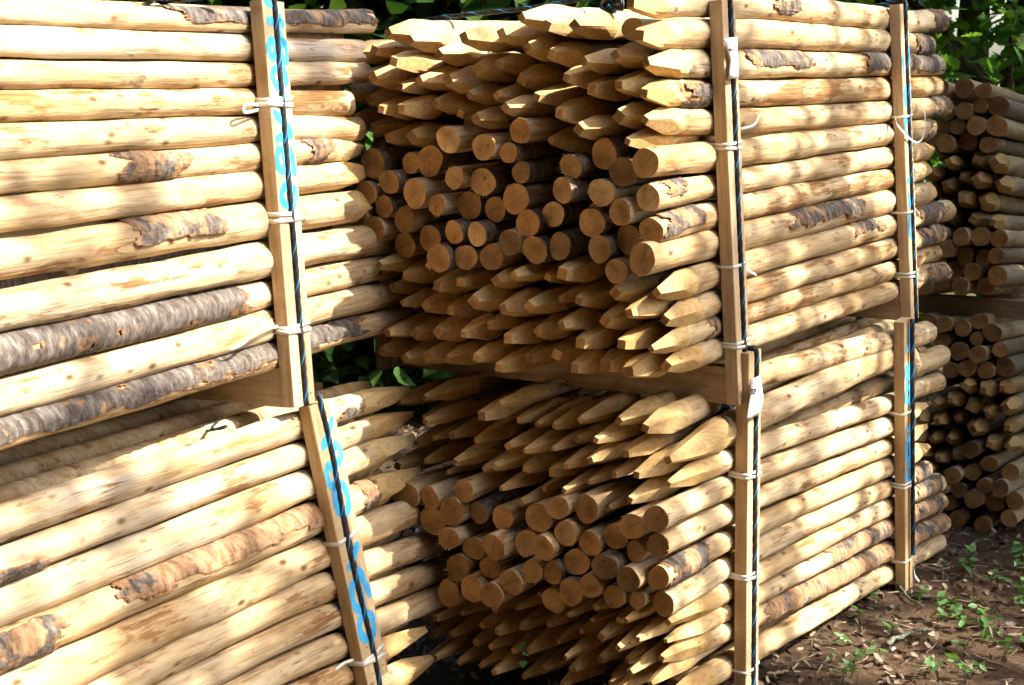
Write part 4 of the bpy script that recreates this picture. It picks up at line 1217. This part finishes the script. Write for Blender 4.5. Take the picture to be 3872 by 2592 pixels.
def paper(key, corners, txt, tx, seed, label):
    """a paper tag stapled over the rope; corners = image outline left and right edges from top to bottom"""
    U = UPR[key]
    inv = U['m'].inverted()
    n = len(corners); nx = 8
    V, F = [], []
    P3 = []
    for i, (ul, ur, v, dv) in enumerate(corners):
        for k in range(nx + 1):
            s = k / nx
            u = ul + (ur - ul) * s
            vv = v + dv * s
            bulge = 0.012 + 0.008 * math.sin(s * math.pi) + 0.004 * math.sin(i * 1.3 + s * 2)
            P3.append(hit(u, vv, U['a'] + U['out'] * bulge, U['out']))
    P3 = [inv @ p for p in P3]
    for i in range(n - 1):
        for k in range(nx): F.append((i * (nx + 1) + k, i * (nx + 1) + k + 1, (i + 1) * (nx + 1) + k + 1, (i + 1) * (nx + 1) + k))
    o = mesh_obj('paper_tag', [tuple(p) for p in P3], F, MAT['paper'], None, True)
    o.matrix_world = U['m']
    so = o.modifiers.new('thickness', 'SOLIDIFY'); so.thickness = 0.0006; so.offset = 0
    tag(o, label, 'paper tag')
    def place_text(body, u0, v0, u1, hpx, mt, nm):
        cu = bpy.data.curves.new('t', 'FONT'); cu.body = body; cu.size = 1.0; cu.offset = 0.028 if len(body) < 4 else 0.0
        to = bpy.data.objects.new('t', cu); COL.objects.link(to)
        bpy.context.view_layer.update()
        me = bpy.data.meshes.new_from_object(to.evaluated_get(bpy.context.evaluated_depsgraph_get()))
        bpy.data.objects.remove(to)
        vs = [v.co.copy() for v in me.vertices]
        w = max(v.x for v in vs); hh = max(v.y for v in vs)
        for v_, co in zip(me.vertices, vs):
            u = u0 + co.x / w * (u1 - u0); v = v0 - co.y / hh * hpx
            vs_c = [c_[2] for c_ in corners]
            ii = float(np.interp(v, vs_c, range(n)))
            ul, ur = np.interp(v, vs_c, [c_[0] for c_ in corners]), np.interp(v, vs_c, [c_[1] for c_ in corners])
            s_ = min(1, max(0, (u - ul) / (ur - ul)))
            bulge = 0.012 + 0.008 * math.sin(s_ * math.pi) + 0.004 * math.sin(ii * 1.3 + s_ * 2)
            p = hit(u, v, U['a'] + U['out'] * (bulge + 0.0016), U['out'])
            v_.co = inv @ p
        me.materials.append(mt)
        t = bpy.data.objects.new(nm, me); COL.objects.link(t); t.parent = o
    for b_ in tx: place_text(*b_)
    return o
paper('MU', [(2735, 2790, 146, -6), (2741, 2789, 165, -4), (2748, 2789, 185, -2), (2756, 2791, 215, 0), (2760, 2794, 232, 0), (2759, 2793, 250, 0), (2757, 2793, 275, 0), (2753, 2794, 299, -2)], '96',
      [('96', 2756, 206, 2781, 22, MAT['ink'], 'printed_number'), ('PIQUETS', 2748, 164, 2768, 5, MAT['ink_pale'], 'printed_line')], 1, 'creased white paper tag reading 96 stapled over the rope')
paper('ML', [(2836, 2876, 1437, -18), (2836, 2879, 1455, -14), (2836, 2882, 1480, -8), (2835, 2886, 1500, -6), (2831, 2885, 1530, -6), (2828, 2880, 1552, -8), (2822, 2868, 1584, -12)], '57',
      [('57', 2839, 1491, 2861, 19, MAT['ink'], 'printed_number'), ('PIQUETS', 2838, 1452, 2858, 5, MAT['ink_pale'], 'printed_line')], 2, 'creased white paper tag reading 57 below the crossbeam corner')

# ---------------------------------------------------------------- ground
def ground_z(x, y):
    return -0.012 + 0.03 * noise.noise(Vector((x * .7, y * .7, 0))) + 0.012 * noise.noise(Vector((x * 3, y * 3, 4)))
V, F = [], []
gx = sorted(set([-400, -120, -40, -18, -9] + [round(-5 + .12 * i, 3) for i in range(100)] + [9, 18, 40, 120, 400]))
gy = sorted(set([-400, -120, -40, -15, -6, -2] + [round(0 + .12 * i, 3) for i in range(100)] + [14, 20, 40, 120, 400, 900]))
for y in gy:
    for x in gx: V.append((x, y, ground_z(x, y) if (abs(x) < 8 and -2 < y < 13) else -0.012))
nxg = len(gx)
for j in range(len(gy) - 1):
    for i in range(nxg - 1): F.append((j * nxg + i, j * nxg + i + 1, (j + 1) * nxg + i + 1, (j + 1) * nxg + i))
tag(mesh_obj('ground', V, F, MAT['soil']), 'dark bare soil covered with leaf litter', 'ground', None, 'structure')

# leaf shapes: outline half widths along the midrib
def leaf_shape(kind):
    if kind == 'oak': prof = [(0, .02), (.12, .10), (.2, .07), (.32, .22), (.42, .12), (.55, .32), (.64, .17), (.76, .34), (.84, .2), (.93, .22), (1, .02)]
    elif kind == 'dead': prof = [(0, .03), (.2, .22), (.4, .17), (.65, .3), (.85, .16), (1, .02)]
    elif kind == 'card': prof = [(0, .1), (.5, .42), (1, .05)]
    elif kind == 'ivy': prof = [(-.08, .05), (.06, .44), (.32, .42), (.62, .26), (1, .01)]
    else: prof = [(0, .02), (.2, .2), (.45, .27), (.7, .2), (1, .01)]
    V = []; F = []
    for i, (x, w) in enumerate(prof):
        V += [(x, -w, .10 * w), (x, 0, -.04 * math.sin(x * 3)), (x, w, .10 * w)]
    for i in range(len(prof) - 1):
        a = 3 * i
        F += [(a, a + 3, a + 4, a + 1), (a + 1, a + 4, a + 5, a + 2)]
    return np.array(V, float), np.array(F, int)
def leaves(kind, P_, size, seed, droop=0.5, flat=None):
    """one mesh of leaves at points P_ (n,3)"""
    r = np.random.RandomState(seed)
    sv, sf = leaf_shape(kind)
    n = len(P_)
    az = r.uniform(0, 2 * np.pi, n); el = r.uniform(-0.9, 0.5, n) if flat is None else r.uniform(-flat, flat, n)
    ro = r.uniform(-1.2, 1.2, n) if flat is None else r.uniform(-flat, flat, n) * 1.3
    X = np.stack([np.cos(el) * np.cos(az), np.cos(el) * np.sin(az), np.sin(el)], 1)
    Yd = np.stack([-np.sin(az), np.cos(az), np.zeros(n)], 1)
    Zd = np.cross(X, Yd)
    Y2 = Yd * np.cos(ro)[:, None] + Zd * np.sin(ro)[:, None]; Z2 = np.cross(X, Y2)
    s = size * r.uniform(.6, 1.25, n)
    V = P_[:, None, :] + s[:, None, None] * (sv[None, :, 0:1] * X[:, None] + sv[None, :, 1:2] * Y2[:, None] + sv[None, :, 2:3] * Z2[:, None])
    F = sf[None] + (np.arange(n) * len(sv))[:, None, None]
    rn = np.repeat(r.uniform(0, 1, n), len(sv))
    return V.reshape(-1, 3), F.reshape(-1, sf.shape[1]), rn
def leaf_obj(name, kind, P_, size, seed, mat, parent=None, flat=None):
    V, F, rn = leaves(kind, np.asarray(P_), size, seed, flat=flat)
    me = bpy.data.meshes.new(name)
    nv, nf = len(V), len(F)
    me.vertices.add(nv); me.vertices.foreach_set('co', V.ravel())
    me.loops.add(nf * 4); me.loops.foreach_set('vertex_index', F.ravel().astype(np.int32))
    me.polygons.add(nf); me.polygons.foreach_set('loop_start', np.arange(nf, dtype=np.int32) * 4)
    me.update(calc_edges=True)
    a = me.attributes.new('rnd', 'FLOAT', 'POINT'); a.data.foreach_set('value', rn)
    me.materials.append(mat)
    o = bpy.data.objects.new(name, me); COL.objects.link(o)
    if parent: o.parent = parent
    return o

# leaf litter over the soil in view
r = np.random.RandomState(5)
pts = []
while len(pts) < 21000:
    x, y = r.uniform(-1.6, 4.2), r.uniform(2.6, 8.5)
    pts.append((x, y, ground_z(x, y) + r.uniform(-0.006, 0.014)))
lit = leaf_obj('leaf_litter', 'dead', pts, 0.033, 9, MAT['litter'], flat=.9)
tag(lit, 'brown dead leaves and crumbs strewn over the soil', 'leaf litter', None, 'stuff')
ge = Geo()
q = random.Random(4)
for i in range(1500):
    x, y = q.uniform(0.3, 3.6), q.uniform(3.2, 7.5)
    z = ground_z(x, y) + 0.004
    a = q.uniform(0, 6.28); L = q.uniform(.02, .11)
    p = Vector((x, y, z)); d = Vector((math.cos(a), math.sin(a), q.uniform(-.1, .2)))
    v, f = tube_geo([p, p + d * L * .5 + Z * q.uniform(-.004, .006), p + d * L], q.uniform(.0008, .0022), 4)
    ge.add(v, f)
tag(mesh_obj('twig_litter', ge.v, ge.f, MAT['twig']), 'thin broken twigs scattered over the soil', 'twigs', None, 'stuff')

def gpt(u, v): return hit(u, v, Vector((0, 0, 0.0)), Z)
def sprout(u, v, h, nleaf, size, label, seed):
    q = random.Random(seed)
    p = gpt(u, v)
    root = empty('seedling', p)
    pts = []
    tip_ = Vector((q.uniform(-.03, .03), q.uniform(-.03, .03), h))
    vv, ff = tube_geo([(0, 0, -.01), tuple(tip_ * .5 + Vector((.006, 0, 0))), tuple(tip_)], [.0018, .0014, .0008], 5)
    mesh_obj('stem', vv, ff, MAT['sprout'], root)
    for i in range(nleaf):
        t = 0.25 + 0.75 * (i + 1) / nleaf
        pts.append(tuple(tip_ * t))
    for i, pt in enumerate(pts):
        leaf_obj('leaf', 'plain', [pt], size, seed * 20 + i, MAT['sprout'], root, flat=.6)
    tag(root, label, 'seedling', 'green seedlings on the soil')
SP = [(3455, 2165, .07, 5, .05, 'green seedling rooted at the foot of the pale timber on the soil'), (3300, 2280, .05, 4, .04, 'green seedling beside the lowest post of the pack tagged 57'),
      (3640, 2170, .10, 9, .045, 'tall leafy seedling standing on the soil before the rear stack'), (3565, 2165, .04, 4, .03, None),
      (3545, 2350, .08, 7, .05, 'leafy seedling beside the lichen-covered branch'), (3370, 2400, .04, 4, .035, None), (3720, 2370, .07, 8, .05, None), (3660, 2385, .06, 6, .045, None),
      (3860, 2190, .11, 12, .055, None), (3840, 2140, .09, 9, .05, None), (3790, 2480, .06, 7, .04, None), (3325, 2470, .03, 3, .03, None), (3760, 2420, .05, 5, .04, None), (3870, 2280, .08, 8, .05, None), (3120, 2500, .03, 3, .03, None)]
for i, (u, v, h, nl, s, lb) in enumerate(SP):
    sprout(u, v, h, nl, s, lb or 'small green seedling sprouting from the leaf litter', 60 + i)
for i in range(26):
    q2 = random.Random(900 + i)
    u, v = q2.uniform(3180, 3872), q2.uniform(2130, 2592)
    if u < 3400 and v < 2330: continue
    sprout(u, v, q2.uniform(.02, .06), q2.randint(3, 7), q2.uniform(.022, .042), 'small green seedling sprouting from the leaf litter', 700 + i)
# ivy sprig climbing over the bottom pointed posts
p = hit(1985, 2425, ML.endp - ML.d * 0.03, ML.d)
root = empty('ivy_sprig', gpt(1975, 2560))
base = root.location.copy()
vv, ff = tube_geo([Vector((0, 0, -.01)), (p - base) * .5 + Vector((.01, -.01, 0)), p - base], .0016, 5)
mesh_obj('stem', vv, ff, MAT['sprout'], root)
for i, (u, v) in enumerate(((1985, 2435), (2020, 2490), (1995, 2475), (1978, 2500))):
    leaf_obj('leaf', 'ivy', [tuple(hit(u, v, ML.endp - ML.d * 0.05, ML.d) - base)], .036 if i == 0 else .022, 300 + i, MAT['sprout'], root)
tag(root, 'small ivy sprig before the bottom pointed posts', 'ivy sprig')

def branch(name, uv, r, mat, label, seed):
    q = random.Random(seed)
    pts = [gpt(u, v) + Z * (r + q.uniform(0, .01)) for u, v in uv]
    pts = [p + Vector((q.uniform(-.5, .5), q.uniform(-.5, .5), q.uniform(-.4, .4))) * r for p in smoothpath(pts, 8)]
    v, f = tube_geo(pts, [r * (1 - .5 * i / len(pts)) * q.uniform(.7, 1.25) for i in range(len(pts))], 8)
    o = mesh_obj(name, v, f, MAT[mat])
    tag(o, label, 'branch', None)
branch('fallen_branch', [(3350, 2445), (3420, 2420), (3480, 2400), (3525, 2395)], .008, 'lichen', 'fallen branch covered in green lichen on the soil', 1)
branch('fallen_branch', [(3395, 2230), (3440, 2280), (3490, 2300)], .005, 'lichen', 'lichen-covered stick at the foot of the pale timber', 2)
branch('fallen_branch', [(3460, 2265), (3560, 2272), (3650, 2290), (3730, 2315)], .006, 'twig', 'long bare brown stick lying past the foot of the pale timber', 3)
branch('fallen_branch', [(2900, 2560), (2980, 2545), (3020, 2520)], .006, 'twig', 'pale bare stick beside the corner of the pack tagged 57', 4)
branch('fallen_branch', [(3680, 2490), (3760, 2520), (3860, 2560)], .004, 'twig', 'thin grey stick on the open soil', 5)

# ---------------------------------------------------------------- trees
def tree(name, loc, height, trunk_r, blobs, nleaf, size, kind, mat, label, seed, group=None, clump=14, spread=.16, cat='tree'):
    """trunk with limbs, crown of leaves gathered in twigs; blobs = (centre, radii) ellipsoids relative to loc"""
    q = np.random.RandomState(seed)
    root = empty(name, loc)
    ge = Geo()
    top = Vector((q.uniform(-.3, .3), q.uniform(-.3, .3), height))
    trunk = [Vector((0, 0, -.1)), Vector((q.uniform(-.1, .1), q.uniform(-.1, .1), height * .35)), top * .7, top]
    v, f = tube_geo(smoothpath(trunk, 6), [trunk_r * (1 - .8 * i / 18) for i in range(19)], 10)
    ge.add(v, f)
    for (c, rad) in blobs:
        c = Vector(c)
        st = Vector((0, 0, max(.15, min(c.z * .7, height * .8))))
        for k in range(4):
            e = c + Vector((q.uniform(-.8, .8) * rad[0], q.uniform(-.8, .8) * rad[1], q.uniform(-.7, .8) * rad[2]))
            mpt = st.lerp(e, .5) + Vector((q.uniform(-.1, .1), q.uniform(-.1, .1), .12))
            rr0 = trunk_r * .28
            v, f = tube_geo(smoothpath([st, mpt, e], 5), [rr0 * (1 - .85 * i / 10) for i in range(11)], 6)
            ge.add(v, f)
    mesh_obj('trunk', ge.v, ge.f, MAT['trunk'], root)
    pts = []
    vol = [r_[0] * r_[1] * r_[2] for c, r_ in blobs]; vol = np.array(vol) / sum(vol)
    nc = max(1, nleaf // clump)
    for bi in q.choice(len(blobs), nc, p=vol):
        c, rad = blobs[bi]
        d = q.normal(size=3); d /= np.linalg.norm(d)
        d *= q.uniform(.25, 1.0) ** .5
        cc = np.array(c) + d * np.array(rad)
        ax = q.normal(size=3); ax /= np.linalg.norm(ax)
        tt = q.uniform(-1, 1, clump)
        pts.append(cc + ax * tt[:, None] * spread + q.normal(size=(clump, 3)) * spread * .35)
    P_ = np.concatenate(pts)
    P_ = P_[P_[:, 2] > 0.02]
    leaf_obj('crown', kind, P_, size, seed, MAT[mat], root)
    tag(root, label, cat, group)
    return root
# dark ivy-hung hedge trees behind the packs
tree('ivy_tree', (-2.7, 8.0, 0), 4.5, .14, [((0, 0, 1.0), (1.3, .5, 1.1)), ((.1, 0, 2.6), (1.4, .6, 1.0))], 12000, .12, 'ivy', 'ivy', 'ivy-covered tree behind the upper pack with broad blue numbers', 11)
tree('ivy_tree', (-.7, 8.2, 0), 4.8, .16, [((0, 0, .8), (1.1, .5, .9)), ((.1, 0, 2.5), (1.3, .6, 1.1))], 14000, .12, 'ivy', 'ivy', 'dark ivy-covered tree behind the gap between the packs', 12)
tree('ivy_tree', (1.2, 8.7, 0), 4.6, .15, [((0, 0, .9), (1.2, .5, 1.0)), ((0, 0, 2.7), (1.3, .6, 1.0))], 11000, .12, 'ivy', 'ivy', 'ivy-covered tree behind the pack tagged 96', 13)
tree('oak_tree', (2.7, 8.7, 0), 5.5, .16, [((-.5, -.6, 2.2), (1.0, .6, .7)), ((.3, -.6, 1.7), (1.1, .6, .7)), ((0, -.3, 3.2), (1.5, .9, .8)), ((0, .3, .8), (1.3, .5, .8)), ((1.0, -2.8, 3.0), (1.3, 1.1, .45))], 8000, .105, 'oak', 'oak', 'bright green oak leaning over the rear stack', 14)  # last blob: bough above the view, added to shade the rear stack
tree('shade_shrub', (3.55, 5.9, 0), 2.6, .05, [((0, -.1, 1.2), (.8, 1.1, 1.1)), ((.1, -.1, 2.6), (.95, 1.1, .75))], 11000, .11, 'plain', 'oak', 'leafy hazel shrub added to shade the rear stack from its open side', 16, cat='shrub')  # out-of-view shrub added to keep sky and sun off the rear stack
tree('oak_tree', (5.8, 10.5, 0), 6, .18, [((-.2, 0, 2.0), (1.6, 1, 1.5)), ((0, 0, 4.0), (1.8, 1.3, 1.2))], 9000, .14, 'dead', 'oak', 'oak standing further back beyond the rear stack', 15)
for i, (x, y) in enumerate(((-5.5, 13), (-2.2, 14), (1.0, 13.5), (4.2, 14.5), (8, 14))):
    tree('woodland_tree', (x, y, 0), 6, .2, [((0, 0, 1.4), (2.0, 1.2, 1.4)), ((0, 0, 3.8), (2.1, 1.4, 1.5))], 4500, .26, 'plain', 'oak', 'woodland tree with leafy crown far behind the packs', 90 + i, 'woods behind the packs', clump=12, spread=.3)
# the tree on the sunny side whose crown dapples the packs
C = Vector((0.5, 4.7, 1.1)) + SUN * 9.0
rt = Vector((C.x + .6, C.y - .8, 0))
tree('oak_tree', tuple(rt), 8.2, .22, [(tuple(C - rt), (2.3, 2.2, 1.9)), (tuple(C - rt + Vector((.6, 1.6, -.2))), (1.9, 1.8, 1.5)), (tuple(C - rt + Vector((0, -1.3, .2))), (1.35, 1.2, 1.1))], 2900, .17, 'plain', 'canopy', 'tall oak on the sunny side that dapples the packs', 22, clump=24, spread=.2)
# dense unseen woods added behind and left of the viewer to block skylight
SKY_BLOCK_WOOD = [(-4.2, 6.2), (-4.6, 3.8), (-4.6, 1.4), (-4.4, -1.0), (-3.2, -3.0), (-1.2, -4.2), (1.2, -4.8), (-7, 7.5), (-7.4, 4), (-7.4, 0.5), (-6, -3.5), (-3, -6.5), (0.5, -7.5), (3.8, -7.2), (5.6, -4.8), (8.2, -5.6), (-2.0, -0.6)]
for i, (x, y) in enumerate(SKY_BLOCK_WOOD):
    tree('woodland_tree', (x, y, 0), 9, .2, ([((0, 0, 1.5), (1.6, 1.6, 1.5)), ((0, 0, 4.3), (2.1, 2.1, 1.9))] if i < 16 else []) + [((0, 0, 7.4), (2.2, 2.2, 2.0) if i < 16 else (2.9, 2.9, 1.4))], 4600, .34, 'card', 'canopy',
         'woodland tree with dense dark crown, added to block sky light beyond the blue-numbered packs', 40 + i, 'added sky-blocking woods beside the blue-numbered packs', clump=10, spread=.35)
